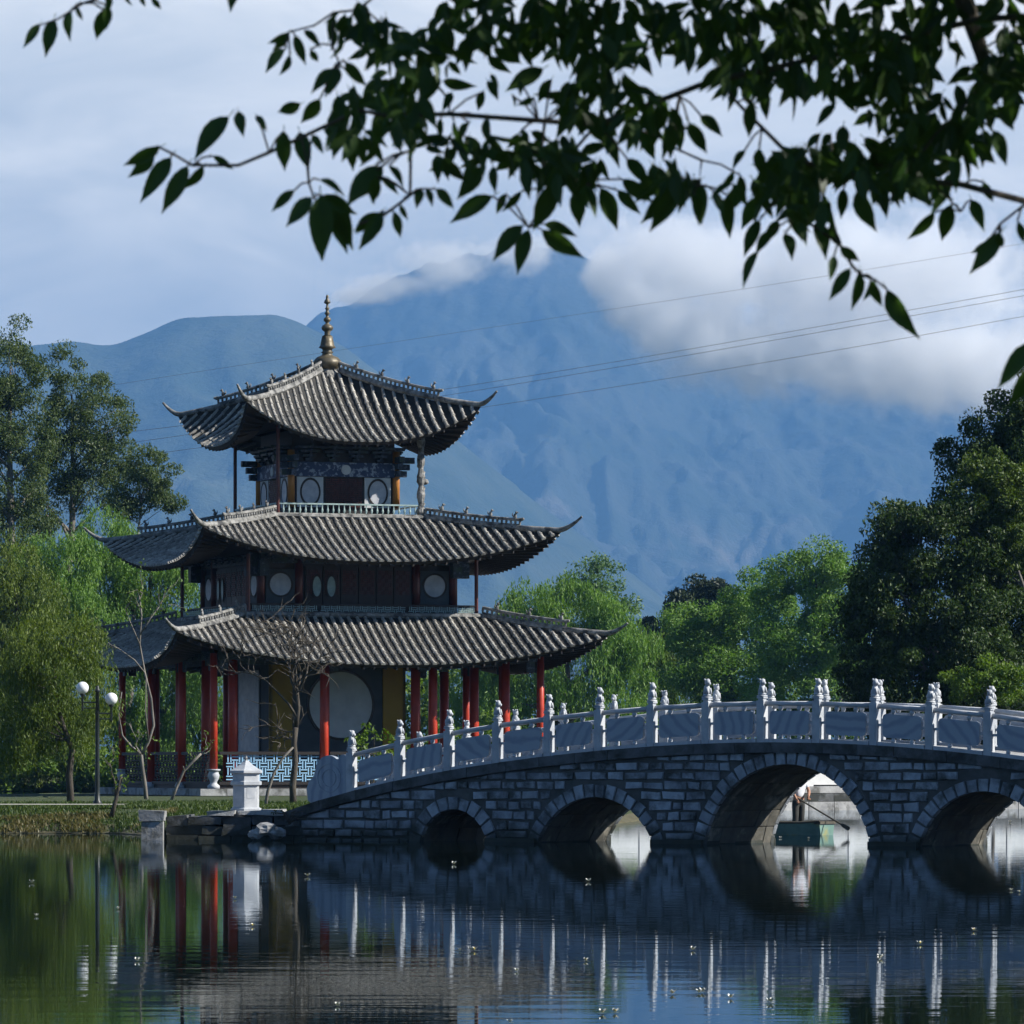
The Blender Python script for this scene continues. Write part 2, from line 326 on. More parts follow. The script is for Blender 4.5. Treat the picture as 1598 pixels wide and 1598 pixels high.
# island: grass tongue in front of the pavilion
def isl_edge(a):    # closed outline
    pass
ISL = [(-40, 139), (-24, 140), (-14.5, 140.5), (-11.0, 140), (-9.3, 135), (-9.0, 128), (-4.0, 127.6), (-1.5, 130), (0.5, 140), (4, 170), (6, 195), (3, 214), (-8, 226), (-22, 224), (-22, 203), (-20, 186), (-23, 166), (-40, 163)]
def inset(P, d):
    c = Vector((sum(p[0] for p in P) / len(P), sum(p[1] for p in P) / len(P)))
    o = []
    n = len(P)
    for i in range(n):
        a = Vector(P[i - 1]); b = Vector(P[i]); e = Vector(P[(i + 1) % n])
        t1 = (b - a).normalized(); t2 = (e - b).normalized(); nn = Vector((-(t1.y + t2.y), t1.x + t2.x)).normalized()
        o.append(tuple(b + nn * d))
    return o
def densify(P, st=1.2):
    o = []
    for i in range(len(P)):
        a = Vector(P[i]); b = Vector(P[(i + 1) % len(P)]); k = max(1, int((b - a).length / st))
        o += [tuple(a.lerp(b, j / k)) for j in range(k)]
    return o
ID = densify(ISL)
rings = []
for d, z in ((-0.25, -0.7), (0.0, 0.02), (0.5, 0.22), (1.5, 0.44), (3.2, 0.66)):
    rr = inset(ID, d)
    rings.append([(x + 0.22 * mnoise.noise(Vector((x, y, 1))), y + 0.3 * mnoise.noise(Vector((x * 0.8, y, 4))), z + (0.10 * mnoise.noise(Vector((x * 0.6, y * 0.6, 8))) if z > 0.1 else 0)) for x, y in rr])
m = MB(); n = len(ID)
for r in rings: m.v += r
for k in range(len(rings) - 1):
    m.mi = 0 if k < 2 else 1
    for i in range(n): j = (i + 1) % n; m.face(k * n + i, k * n + j, (k + 1) * n + j, (k + 1) * n + i)
m.mi = 1
m.face(*[(len(rings) - 1) * n + i for i in range(n)])
isl_o = struct(m.build('island', [M['earth'], M['turf']], smooth=False))
from mathutils.bvhtree import BVHTree
isl_bvh = BVHTree.FromPolygons([Vector(v) for v in m.v], m.f)
def isl_z(x, y):
    h = isl_bvh.ray_cast(Vector((x, y, 5)), Vector((0, 0, -1)))[0]; return h.z if h else None
# footpath along the tongue
m = MB(); P0 = []
for x in np.linspace(-39, -10.9, 46):
    y = 144.6 + 0.3 * math.sin(x * 0.25); P0.append((x, y))
m.quadgrid([[(x, y - 0.9 + 0.1 * mnoise.noise(Vector((x, 0, 0))), 0.76) for x, y in P0], [(x, y + 0.9, 0.77) for x, y in P0]]); struct(m.build('path', M['path']))

# grass along the front of the island
def blades(n, samp, hmin, hmax, wd=0.012, lean=0.5):
    P = np.array([samp() for _ in range(n)]); h = RNG.uniform(hmin, hmax, n); a = RNG.uniform(0, 2 * np.pi, n); ln = RNG.uniform(0, lean, n)
    dx = np.cos(a); dy = np.sin(a); wv = wd * (1 + RNG.uniform(0, 1, n))
    tip = P + np.stack([dx * ln * h, dy * ln * h, h], 1); mid = P + np.stack([dx * ln * h * 0.3, dy * ln * h * 0.3, h * 0.55], 1)
    side = np.stack([-dy * wv, dx * wv, 0 * dx], 1)
    V = np.stack([P - side, P + side, mid + side * 0.8, mid - side * 0.8, tip], 1).reshape(-1, 3)
    b = np.arange(n)[:, None] * 5
    T = np.concatenate([b + np.array([[0, 1, 2]]), b + np.array([[0, 2, 3]]), b + np.array([[3, 2, 4]])], 0)
    return V, T
def gs():
    while True:
        x = random.uniform(-20, -3.5); u = random.random()
        y = random.uniform(128.2, 141) if (u < 0.3) else random.uniform(139.3, 146) if u < 0.8 else random.uniform(146, 164)
        if x < -10.9 and abs(y - (144.6 + 0.3 * math.sin(x * 0.25))) < 0.95: continue
        z = isl_z(x, y)
        if z is None or z < 0.04: continue
        return (x, y, z - 0.01)
V, T = blades(42000, gs, 0.03, 0.13)
g = link('grass', np_mesh('grass', V, T, M['grass'])); tag(g, 'short rough grass covering the bank of the island', 'grass', kind='stuff')

def gs2():
    while True:
        x = random.uniform(-20, -9.2); y = random.uniform(139.2, 141.6); z = isl_z(x, y)
        if z is None or z < 0.0 or mnoise.noise(Vector((x * 0.8, y, 2))) < -0.05: continue
        return (x, y, z - 0.02)
V, T = blades(5500, gs2, 0.06, 0.18, lean=0.9)
g = link('dry_grass', np_mesh('dry_grass', V, T, M['drygrass'])); tag(g, 'dry straw-coloured grass hanging over the waterline of the bank', 'grass', kind='stuff')

# ------------------------------------------------------------------ mountains
prof = np.array([(-3200, 900), (-900, 700), (0, 660), (250, 640), (380, 585), (440, 545), (490, 500), (520, 485), (550, 477), (575, 462), (600, 448), (640, 430), (700, 411), (770, 398), (840, 384), (890, 392), (930, 412), (975, 450), (1010, 480), (1060, 505), (1120, 530), (1180, 545), (1250, 560), (1330, 560), (1420, 565), (1520, 575), (1650, 580), (2200, 560), (4800, 900)], float)
hill = np.array([(-3000, 800), (-700, 620), (-250, 560), (40, 538), (70, 533), (100, 530), (140, 534), (180, 537), (215, 522), (250, 506), (290, 492), (330, 490), (430, 488), (455, 494), (480, 504), (540, 540), (620, 600), (720, 690), (860, 800), (1100, 980), (1500, 1120), (4800, 1150)], float)
RY, HY = 24000.0, 18000.0
def smooth_tab(tab, wn, amp, seed):
    g = np.arange(-3200, 4800, 4.0); v = np.interp(g, tab[:, 0], tab[:, 1]); kx = np.hanning(wn); v = np.convolve(np.pad(v, wn // 2, 'edge'), kx / kx.sum(), 'valid')[:len(g)]
    v += np.array([amp * fbm(x * 0.02, 0.0, 5, seed) for x in g]); return np.stack([g, v], 1)
prof = smooth_tab(prof, 9, 3.5, 3.0); hill = smooth_tab(hill, 15, 1.6, 5.0)
def ridge_h(px, tab): return 1195 - np.interp(px, tab[:, 0], tab[:, 1])
def mountain(name, tab, Y0, depth_front, depth_back, seed, label, mat_, nx=820, ny=260, amp=42, dta=9):
    P = []
    scale = Y0 / F
    us = np.linspace(-1500, 3100, nx)
    for j in range(ny):
        tt = j / (ny - 1); d = -depth_front + (depth_front + depth_back) * tt       # distance relative to the crest
        row = []
        for px in us:
            X = (px - 799) * scale; H = ridge_h(px, tab) * scale
            if d < 0:
                q = 1 + d / depth_front; g = q ** 1.35
            else:
                q = 1 - d / depth_back; g = q
            x_ = X / scale; d_ = d / scale; wx = x_ + 60 * mnoise.noise(Vector((x_ * 0.004, d_ * 0.004, seed)))
            spur = fbm(wx * 0.0075 + d_ * 0.0010, d_ * 0.0022, 6, seed, True)
            det = fbm(x_ * 0.02, d_ * 0.02, 4, seed + 3)
            k = q * (1 - q) * 4 if d < 0 else 0.3
            z = H * g + (spur - 0.7) * amp * scale * k + det * scale * dta * (min(1, 4 * (1 - q) + 0.3) if d < 0 else 0.4)
            row.append((X, Y0 + d, z))
        P.append(row)
    m = MB(); m.quadgrid(P); o = m.build(name, mat_, smooth=True); struct(o); return o
def rockmat(name, a, b, c):
    m = mat(name, a, b, scale=0.002, rough=1.0, detail=9, stain=c, sscale=0.0008, slo=0.60, shi=0.72, spec=0.1, bump=1.0, bscale=0.007)
    for n in m.node_tree.nodes:
        if n.type == 'BUMP': n.inputs['Distance'].default_value = 38.0
    return m
M['rock'] = rockmat('mountain_rock', (0.085, 0.092, 0.08), (0.042, 0.055, 0.04), (0.19, 0.17, 0.14))
M['scrub'] = rockmat('hill_scrub', (0.085, 0.10, 0.065), (0.04, 0.058, 0.035), (0.20, 0.175, 0.13))
mountain('mountain', prof, RY, 6900, 4500, 11, 'x', M['rock'])
mountain('hills', hill, HY, 5100, 4500, 23, 'x', M['scrub'], nx=420, ny=120, amp=34, dta=4)

# ------------------------------------------------------------------ haze: one closed box of air round everything
hm = bpy.data.materials.new('haze_air'); hm.use_nodes = True; t = hm.node_tree; t.nodes.clear()
o_ = N(t, 'ShaderNodeOutputMaterial'); pv = N(t, 'ShaderNodeVolumePrincipled'); pv.inputs['Color'].default_value = (0.15, 0.345, 0.665, 1); pv.inputs['Density'].default_value = HAZE = 6.0e-5
pv.inputs['Anisotropy'].default_value = 0.0
L(t, pv.outputs[0], o_.inputs['Volume'])
m = MB(); m.box(-30000, 30000, -28500, 30500, -3.0, 2700); hz = m.build('haze', hm); tag(hz, 'thin blue haze filling the valley air', 'haze', kind='stuff')

# cloud bank rolling over the ridge
cmt = bpy.data.materials.new('cloud_vapour'); cmt.use_nodes = True; t = cmt.node_tree; t.nodes.clear()
o_ = N(t, 'ShaderNodeOutputMaterial'); pv = N(t, 'ShaderNodeVolumePrincipled'); pv.inputs['Color'].default_value = (1, 1, 1, 1)
co = N(t, 'ShaderNodeTexCoord'); cl_last = None
CY = 8500.0; KC = CY / F
puffs = [(950, 425, 40, 45), (985, 470, 45, 45), (1040, 500, 60, 60), (1110, 530, 75, 65), (1200, 555, 90, 65), (1310, 540, 130, 75), (1430, 560, 130, 75), (1570, 575, 150, 80), (1090, 420, 150, 80), (1350, 430, 260, 95), (610, 424, 80, 24), (700, 392, 110, 34), (560, 440, 60, 16), (790, 372, 90, 26)]
for i, (x, y, rx, ry) in enumerate(puffs):
    mpn = N(t, 'ShaderNodeMapping', vector_type='POINT'); dp = 200 if i < 10 else 60
    c_ = ((x - 799) * KC, (0 if i < 10 else 200), (1195 - y) * KC); r_ = (rx * KC, dp, ry * KC)
    mpn.inputs['Scale'].default_value = tuple(1 / q for q in r_); mpn.inputs['Location'].default_value = tuple(-c_[k] / r_[k] for k in range(3)); L(t, co.outputs['Object'], mpn.inputs[0])
    ln_ = N(t, 'ShaderNodeVectorMath', operation='LENGTH'); L(t, mpn.outputs[0], ln_.inputs[0])
    if cl_last is None: cl_last = ln_.outputs['Value']
    else:
        mn = N(t, 'ShaderNodeMath', operation='SMOOTH_MIN', i_2=0.35); L(t, cl_last, mn.inputs[0]); L(t, ln_.outputs['Value'], mn.inputs[1]); cl_last = mn.outputs[0]
nz = N(t, 'ShaderNodeTexNoise', i_Scale=0.0135, i_Detail=8.0, i_Roughness=0.64); L(t, co.outputs['Object'], nz.inputs[0])
ad = N(t, 'ShaderNodeMath', operation='MULTIPLY_ADD', i_1=3.2); L(t, nz.outputs['Fac'], ad.inputs[0]); L(t, cl_last, ad.inputs[2])
mr = N(t, 'ShaderNodeMapRange', interpolation_type='SMOOTHSTEP', i_1=2.72, i_2=2.05, i_3=0.0, i_4=0.016); L(t, ad.outputs[0], mr.inputs[0]); L(t, mr.outputs[0], pv.inputs['Density']); L(t, pv.outputs[0], o_.inputs['Volume'])
m = MB(); m.box((500 - 799) * KC, (1800 - 799) * KC, -300, 420, (1195 - 680) * KC, (1195 - 330) * KC); cb = m.build('clouds', cmt, loc=(0, CY, 0)); tag(cb, 'white cloud bank rolling over the mountain ridge', 'cloud', kind='stuff')

# ================================================================== THE PAVILION
TH, PX, PY = 0.341, -7.489, 207.8
cT, sT = math.cos(TH), math.sin(TH)
pav = thing('pavilion', 'three-tiered timber pavilion with grey tiled upturned roofs, red columns and bronze finial', 'pavilion', (PX, PY, 0), TH)
def zp(v, lx, ly): return zat(v, PY + lx * sT + ly * cT)     # photo row at a local point -> height
FACES = {'front': 0, 'right': math.pi / 2, 'back': math.pi, 'left': -math.pi / 2}
def rotv(p, a): c, s = math.cos(a), math.sin(a); return Vector((p[0] * c - p[1] * s, p[0] * s + p[1] * c, p[2]))

class Roof:
    def __init__(s, r0, r1, rc, z0, z1, zc, ht, zt, sag=1.45): s.r0, s.r1, s.rc, s.z0, s.z1, s.zc, s.ht, s.zt, s.sag = r0, r1, rc, z0, z1, zc, ht, zt, sag
    def C(s, t): return s.r0 + (s.rc - s.r0) * t
    def P(s, a, t):                           # front face, a across [-1,1], t down the slope [0,1]
        Ct = s.C(t); Rt = s.r0 + (s.r1 - s.r0) * t; b = abs(a)
        g = t * (s.sag - (s.sag - 1) * t); gc = t * (1.55 - 0.55 * t)
        zm = s.z0 - (s.z0 - s.z1) * g; zc = s.z0 - (s.z0 - s.zc) * gc
        return Vector((a * Ct, -(Rt + (Ct - Rt) * b ** 2.6), zm + (zc - zm) * b ** 2.4))
    def row(s, x, t): Ct = max(s.C(t), 1e-4); return s.P(max(-1, min(1, x / Ct)), t)

def build_roof(name, rf, pitch, body_r, body_z, tile=0.36, figs=4, hip_t0=0.0, hip_t1=0.80):
    # roof deck: the troughs between the tile rows
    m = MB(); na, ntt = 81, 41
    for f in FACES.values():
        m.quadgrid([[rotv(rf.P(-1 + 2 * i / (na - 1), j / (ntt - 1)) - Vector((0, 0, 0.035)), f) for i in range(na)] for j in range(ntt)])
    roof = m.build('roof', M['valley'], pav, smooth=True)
    roof['label'] = name
    # eave board and soffit
    m = MB()
    for f in FACES.values():
        e = [rf.P(-1 + 2 * i / 40, 1.0) for i in range(41)]
        inn = [Vector((p.x * 0.985, p.y * 0.985, p.z - 0.16)) for p in e]
        bd = [Vector((-body_r + 2 * body_r * i / 40, -body_r, body_z)) for i in range(41)]
        md = [inn[i].lerp(bd[i], 0.5) + Vector((0, 0, 0.10)) for i in range(41)]
        m.quadgrid([[rotv(p - Vector((0, 0, 0.02)), f) for p in e], [rotv(p, f) for p in inn], [rotv(p, f) for p in md], [rotv(p, f) for p in bd]])
    m.build('soffit', M['dark_wood'], roof)
    # rafters under the eave, too fine to pick apart
    m = MB()
    for f in FACES.values():
        k = int(2 * rf.rc / 0.45)
        for i in range(1, k):
            a = -1 + 2 * i / k; p = rf.P(a, 0.985); q = Vector((a * body_r, -body_r, body_z)); p2 = p - Vector((0, 0, 0.21)); q2 = p2.lerp(q, 0.5) + Vector((0, 0, 0.03))
            m.bar(rotv(p2, f), rotv(q2, f), 0.09, 0.10)
    rt = m.build('rafters', M['dark_wood'], roof); rt['kind'] = 'stuff'
    # tile rows: each row of cover tiles is a part; the two faces turned away share one mesh
    away = MB()
    for fn, f in FACES.items():
        k = int(rf.rc / pitch)
        for i in range(-k, k + 1):
            x = i * pitch
            if abs(x) > rf.rc - 0.12: continue
            t0 = max(0.0, (abs(x) - rf.r0) / (rf.rc - rf.r0)) + 0.01
            Ln = (rf.row(x, 1.0) - rf.row(x, t0)).length
            nt_ = max(2, int(round(Ln / tile)))
            mm = away if fn in ('right', 'back') else MB()
            for q in range(nt_):
                ta = t0 + (1 - t0) * q / nt_; tb = t0 + (1 - t0) * (q + 1) / nt_ + (0.004 if q == nt_ - 1 else 0)
                A = rf.row(x, ta); B = rf.row(x, min(tb, 1.0)) if q < nt_ - 1 else rf.row(x, 1.0)
                d = (B - A).normalized(); sx = Vector((1, 0, 0)); 
                pa = rf.row(x + 0.05, min(1, ta + 0.02)); pb = rf.row(x - 0.05, min(1, ta + 0.02)); sx = (pa - pb).normalized()
                nn = sx.cross(d) * -1
                if nn.z < 0: nn = -nn
                jit = random.uniform(-0.012, 0.012); b0 = len(mm.v)
                if q == nt_ - 1: B = B + d * 0.10
                for (c, r) in ((A, 0.066), (B - d * 0.075, 0.074), (B - d * 0.07, 0.092), (B, 0.090)):
                    for h in range(6):
                        an = math.pi * h / 5
                        mm.v.append(tuple(rotv(c + sx * (math.cos(an) * r + jit) + nn * (math.sin(an) * r * 1.1 - 0.01), f)))
                for u in range(3):
                    for h in range(5): a_ = b0 + u * 6 + h; mm.face(a_, a_ + 1, a_ + 7, a_ + 6)
                mm.face(*[b0 + 18 + h for h in range(6)])
            if mm is not away: mm.build('tile_row', M['tile'], roof)
    tr = away.build('far_tile_rows', M['tile'], roof); tr['kind'] = 'stuff'
    # hip ridges: pierced parapet, swept horn and small figures
    for f in FACES.values():
        def hp(t, up=0.0): return rotv(rf.P(1.0, t) + Vector((0, 0, up)), f)
        m = MB(); n = 16; ts = [hip_t0 + (hip_t1 - hip_t0) * i / n for i in range(n + 1)]
        m.tube([hp(t, 0.08) for t in ts], 0.115, 6); 
        m.tube([hp(t, 0.17) for t in ts], 0.06, 6)
        hh = lambda t: 0.40
        m.tube([hp(t, hh(t)) for t in ts], 0.065, 6)
        nb = int((hp(hip_t1) - hp(hip_t0)).length / 0.20)
        for i in range(nb + 1):
            t = hip_t0 + (hip_t1 - hip_t0) * i / nb; a = hp(t, 0.18); b = hp(t, hh(t)); md = a.lerp(b, 0.5)
            m.tube([a, md, b], [0.03, 0.055, 0.03], 5, cap=False)
        e = hp(hip_t1, hh(hip_t1)); e2 = hp(min(1, hip_t1 + 0.03), hh(hip_t1) + 0.05); m.tube([e, e2], [0.085, 0.05], 6)
        m.build('hip_ridge', M['ridge'], roof, smooth=False)
        m = MB(); c1 = rf.P(1.0, 1.0)
        tip = Vector((rf.ht, -rf.ht, rf.zt)); pts = [hp(hip_t1 - 0.02, 0.06), hp(hip_t1 + (1 - hip_t1) * 0.35, 0.06), hp(hip_t1 + (1 - hip_t1) * 0.7, 0.06), hp(0.985, 0.06)]; rr_ = [0.125, 0.125, 0.12, 0.115]
        for q in (0.2, 0.4, 0.6, 0.8, 0.93, 1.0):
            pts.append(rotv(Vector((c1.x + (tip.x - c1.x) * q, c1.y + (tip.y - c1.y) * q, c1.z + 0.06 + (tip.z - c1.z - 0.06) * (0.55 * q + 0.45 * q ** 2.2))), f)); rr_.append(0.115 - 0.07 * q)
        pts.append(pts[-1] + (pts[-1] - pts[-2]) * 0.3); rr_.append(0.05)
        m.tube(pts, rr_, 7); m.build('eave_horn', M['ridge'], roof, smooth=True)
        for i in range(figs):
            t = hip_t0 + (hip_t1 - hip_t0) * (0.18 + 0.80 * i / max(1, figs - 1)) * (0.97); link('ridge_figure', FIG, roof, loc=hp(t, 0.42), rot=(0, 0, f - math.pi / 4 + random.uniform(-0.3, 0.3)))
    return roof

# seated beast on the ridges
m = MB(); m.blob((0, 0, 0.10), (0.07, 0.06, 0.12), 1); m.blob((0.05, 0, 0.25), (0.05, 0.045, 0.06), 2); m.tube([(0.08, 0, 0.25), (0.14, 0, 0.24)], [0.03, 0.015], 5); m.tube([(-0.05, 0, 0.08), (-0.12, 0, 0.14), (-0.12, 0, 0.24)], [0.035, 0.03, 0.012], 5)
FIG = m.mesh('ridge_figure', M['ridge'], True)

RT = Roof(0.15, 4.58, 4.88, zp(577, 0, 0), zp(688, 0, -4.6), zp(634, 4.88, -4.88), 5.38, 16.78)
RM = Roof(3.15, 7.0, 7.38, zp(808, 0, -3.1), zp(875, 0, -7.0), zp(830, 7.38, -7.38), 8.02, 11.70, 1.30)
RB = Roof(4.95, 8.35, 8.86, zp(962, 0, -4.9), zp(1036, 0, -8.3), zp(991, 8.86, -8.86), 9.42, 7.46, 1.25)
build_roof('top roof rising to the finial', RT, 0.352, 2.6, RT.z1 + 0.55, figs=4, hip_t0=0.05, hip_t1=0.72)
build_roof('middle roof with a gallery above it', RM, 0.352, 4.3, RM.z1 + 0.35, figs=4, hip_t0=0.0, hip_t1=0.70)
build_roof('widest roof over the ground floor colonnade', RB, 0.352, 5.9, RB.z1 + 0.25, figs=3, hip_t0=0.0, hip_t1=0.66)

# finial
zf = zp(577, 0, 0); zt = zp(460, 0, 0); H = zt - zf
prof_ = [(0.20, -0.15), (0.30, 0.0), (0.42, 0.06), (0.54, 0.20), (0.54, 0.34), (0.40, 0.50), (0.22, 0.58), (0.18, 0.66), (0.24, 0.70), (0.17, 0.76), (0.20, 0.84), (0.33, 0.90), (0.27, 0.98), (0.24, 1.15), (0.20, 1.36), (0.10, 1.44), (0.14, 1.48), (0.10, 1.52), (0.22, 1.62), (0.25, 1.70), (0.20, 1.79), (0.08, 1.86), (0.07, 1.92), (0.14, 1.98), (0.16, 2.04), (0.12, 2.10), (0.06, 2.14), (0.06, 2.22), (0.12, 2.28), (0.06, 2.36), (0.06, 2.44), (0.10, 2.48), (0.05, 2.54), (0.045, 2.62), (0.045, 2.66), (0.13, 2.70), (0.13, 2.76), (0.06, 2.88), (0.05, 2.93), (0.065, 2.97), (0.02, 3.04)]
k = H / 3.04
m = MB(); m.lathe([(r * 1.0, z * k) for r, z in prof_[14:]], 14, (0, 0, zf)); m.lathe([(r * 1.0, z * k) for r, z in prof_[:15]], 24, (0, 0, zf), lobes=12, lob=0.16)
m.build('finial', M['bronze'], pav, smooth=True)
m = MB(); m.lathe([(0.5, -0.5), (0.45, -0.15), (0.32, 0.02), (0.2, 0.05)], 10, (0, 0, zf)); m.build('finial_seat', M['ridge'], pav)

# ring ridge where a roof meets the storey above
for r, z in ((3.12, RM.z0), (4.92, RB.z0)):
    for f in FACES.values():
        m = MB(); n = int(2 * r / 0.42)
        for i in range(n):
            a = -r + 2 * r * i / n; b = a + 2 * r / n - 0.015
            m.tube([rotv((a, -r - 0.02, z + 0.05), f), rotv((b, -r - 0.02, z + 0.05), f)], [0.11, 0.12], 7)
        m.build('ridge_band', M['ridge'], pav)

# ---- storeys
def lattice(x0, x1, z0, z1, y, cell, bw, th=0.03):
    m = MB(); nx = max(1, round((x1 - x0) / cell)); nz = max(1, round((z1 - z0) / cell)); cx = (x1 - x0) / nx; cz = (z1 - z0) / nz
    for i in range(nx):
        for j in range(nz):
            a = x0 + i * cx; b = z0 + j * cz
            if (i + j) % 2:
                for q in (0.25, 0.75): m.box(a + cx * q - bw / 2, a + cx * q + bw / 2, y - th / 2, y + th / 2, b - cz * 0.25 + bw, b + cz * 1.25 - bw)
            else:
                for q in (0.25, 0.75): m.box(a - cx * 0.25 + bw, a + cx * 1.25 - bw, y - th / 2 + 0.002, y + th / 2 + 0.002, b + cz * q - bw / 2, b + cz * q + bw / 2)
    return m
def clip_box(m, x0, x1, y0, y1, z0, z1): m.box(x0, x1, y0, y1, z0, z1)
def face_obj(m, name, mt, f, parent=None, smooth=False):
    return m.build(name, mt, parent or pav, smooth, rot=(0, 0, f))
def disc(m, x, z, rx, rz, y0, y1, n=28): m.prism([(x + rx * math.cos(2 * math.pi * i / n), z + rz * math.sin(2 * math.pi * i / n)) for i in range(n)], y0, y1)
def ring(m, x, z, rx, rz, w_, y0, y1, n=28):
    for i in range(n):
        a = 2 * math.pi * i / n; b = 2 * math.pi * (i + 1) / n
        P = [(x + k_ * rx * math.cos(q), z + k_ * rz * math.sin(q)) for q, k_ in ((a, 1), (b, 1), (b, 1 + w_ / rx), (a, 1 + w_ / rx))]
        m.prism(P, y0, y1)

# top storey
r = 2.21; zb = zp(792, 0, -r); ztw = zp(692, 0, -r); zf0 = zp(745, 0, -r); zf1 = zp(722, 0, -r)
m = MB(); m.box(-r + 0.05, r - 0.05, -r + 0.05, r - 0.05, zb - 0.6, ztw + 0.5); m.build('upper_wall', M['dark_wood'], pav)
m = MB(); m.box(-2.9, 2.9, -2.9, 2.9, RM.z0 - 0.5, RM.z0 + 0.08); m.build('gallery_floor', M['dark_wood'], pav)
for fn, f in FACES.items():
    m = MB(); m.tube([(-r, -r, zb), (-r, -r, ztw - 0.3)], 0.15, 12); face_obj(m, 'column', M['orange'], f, smooth=True)
    m = MB(); m.box(-r - 0.05, r + 0.05, -r - 0.12, -r + 0.04, zf0 + 0.02, zf1); face_obj(m, 'frieze', M['frieze'], f)
    m = MB(); disc(m, 0.05, (zf0 + zf1) / 2, 0.20, 0.20, -r - 0.16, -r - 0.1, 18); face_obj(m, 'frieze_medallion', M['white'], f)
    for sx in (-1, 1):
        x = sx * 1.42
        m = MB(); m.box(x - 0.55, x + 0.55, -r - 0.03, -r + 0.06, zb, zf0); p = face_obj(m, 'window_panel', M['white'], f)
        m = MB(); ring(m, x, (zb + zf0) / 2, 0.36, 0.48, 0.07, -r - 0.06, -r - 0.035); face_obj(m, 'window_ring', M['dark_wood'], f)
        m = MB(); disc(m, x, (zb + zf0) / 2, 0.36, 0.48, -r - 0.045, -r - 0.033); face_obj(m, 'oval_window', M['moon'], f)
    m = lattice(-0.76, 0.76, zb, zf0 - 0.05, -r - 0.02, 0.17, 0.03); face_obj(m, 'lattice_screen', M['dkred'], f)
    # bracket beams poking out at the corners
    m = MB()
    for k2, (zz, ln) in enumerate(((zf1 - 0.02, 0.55), (zf1 - 0.30, 0.42), (zf1 + 0.25, 0.75))):
        m.box(r + 0.0, r + ln, -r - 0.12, -r + 0.10, zz - 0.24, zz); m.box(r - 0.10, r + 0.12, -r - ln, -r, zz - 0.235, zz - 0.002)
    face_obj(m, 'corner_bracket', M['paint_beam'], f)
# bracket sets under the eaves
m = MB()
for k2 in range(4): wv = 0.14 + 0.13 * k2; m.box(-wv, wv, -0.10 - 0.10 * k2, 0.05, k2 * 0.16, k2 * 0.16 + 0.09); m.box(-0.05, 0.05, -0.22 - 0.13 * k2, 0.05, k2 * 0.16 + 0.09, k2 * 0.16 + 0.158)
BR = m.mesh('bracket_set', M['paint_beam'])
for rr, zz, xsb in ((2.25, zf1 + 0.05, (-1.5, -0.5, 0.5, 1.5)),):
    for f in FACES.values():
        for x in xsb: link('bracket_set', BR, pav, mtx=Matrix.Rotation(f, 4, 'Z') @ Matrix.Translation((x, -rr, zz)))
# gallery posts, rail
r = 3.0
for fn, f in FACES.items():
    right = fn == 'right'
    m = MB(); zt_ = RT.z1 + 0.75; zb_ = RM.z0 - 0.1
    if right:
        z = zb_; P = []; Rr = []
        while z < zt_: P.append((-r, -r, z)); Rr.append(0.13 + 0.035 * math.sin(z * 9) + random.uniform(0, 0.03)); z += 0.12
        m.tube(P, Rr, 9); m.tube([(-r + 0.13 * math.cos(q * 0.9), -r + 0.13 * math.sin(q * 0.9), zb_ + 0.25 + q * 0.09) for q in range(26)], [0.03 + 0.03 * math.sin(q * 0.12) for q in range(26)], 6)
        m.blob((-r + 0.05, -r - 0.18, zb_ + 1.6), (0.1, 0.16, 0.12), 3); o = face_obj(m, 'dragon_post', M['ridge'], f); o['label'] = 'carved stone-grey post wrapped by a dragon'
    else:
        m.tube([(-r, -r, zb_), (-r, -r, zt_)], 0.075, 8); face_obj(m, 'gallery_post', M['dkred'], f)
    z0, z1 = RM.z0 + 0.12, zp(786, 0, -r)
    m = MB(); m.box(-r, r, -r - 0.04, -r + 0.04, z1 - 0.06, z1); m.box(-r, r, -r - 0.035, -r + 0.035, z0, z0 + 0.05); rail = face_obj(m, 'balustrade', M['greybar'], f)
    bal = MB(); bal.lathe([(0.02, 0), (0.035, 0.05), (0.05, 0.12), (0.03, 0.2), (0.022, 0.26), (0.03, z1 - z0 - 0.11)], 6)
    bme = bal.mesh('baluster', M['greybar'])
    nb = 26 if fn in ('front', 'left') else 0
    for i in range(1, nb): link('baluster', bme, rail, loc=(-r + 2 * r * i / nb, -r, z0 + 0.05))

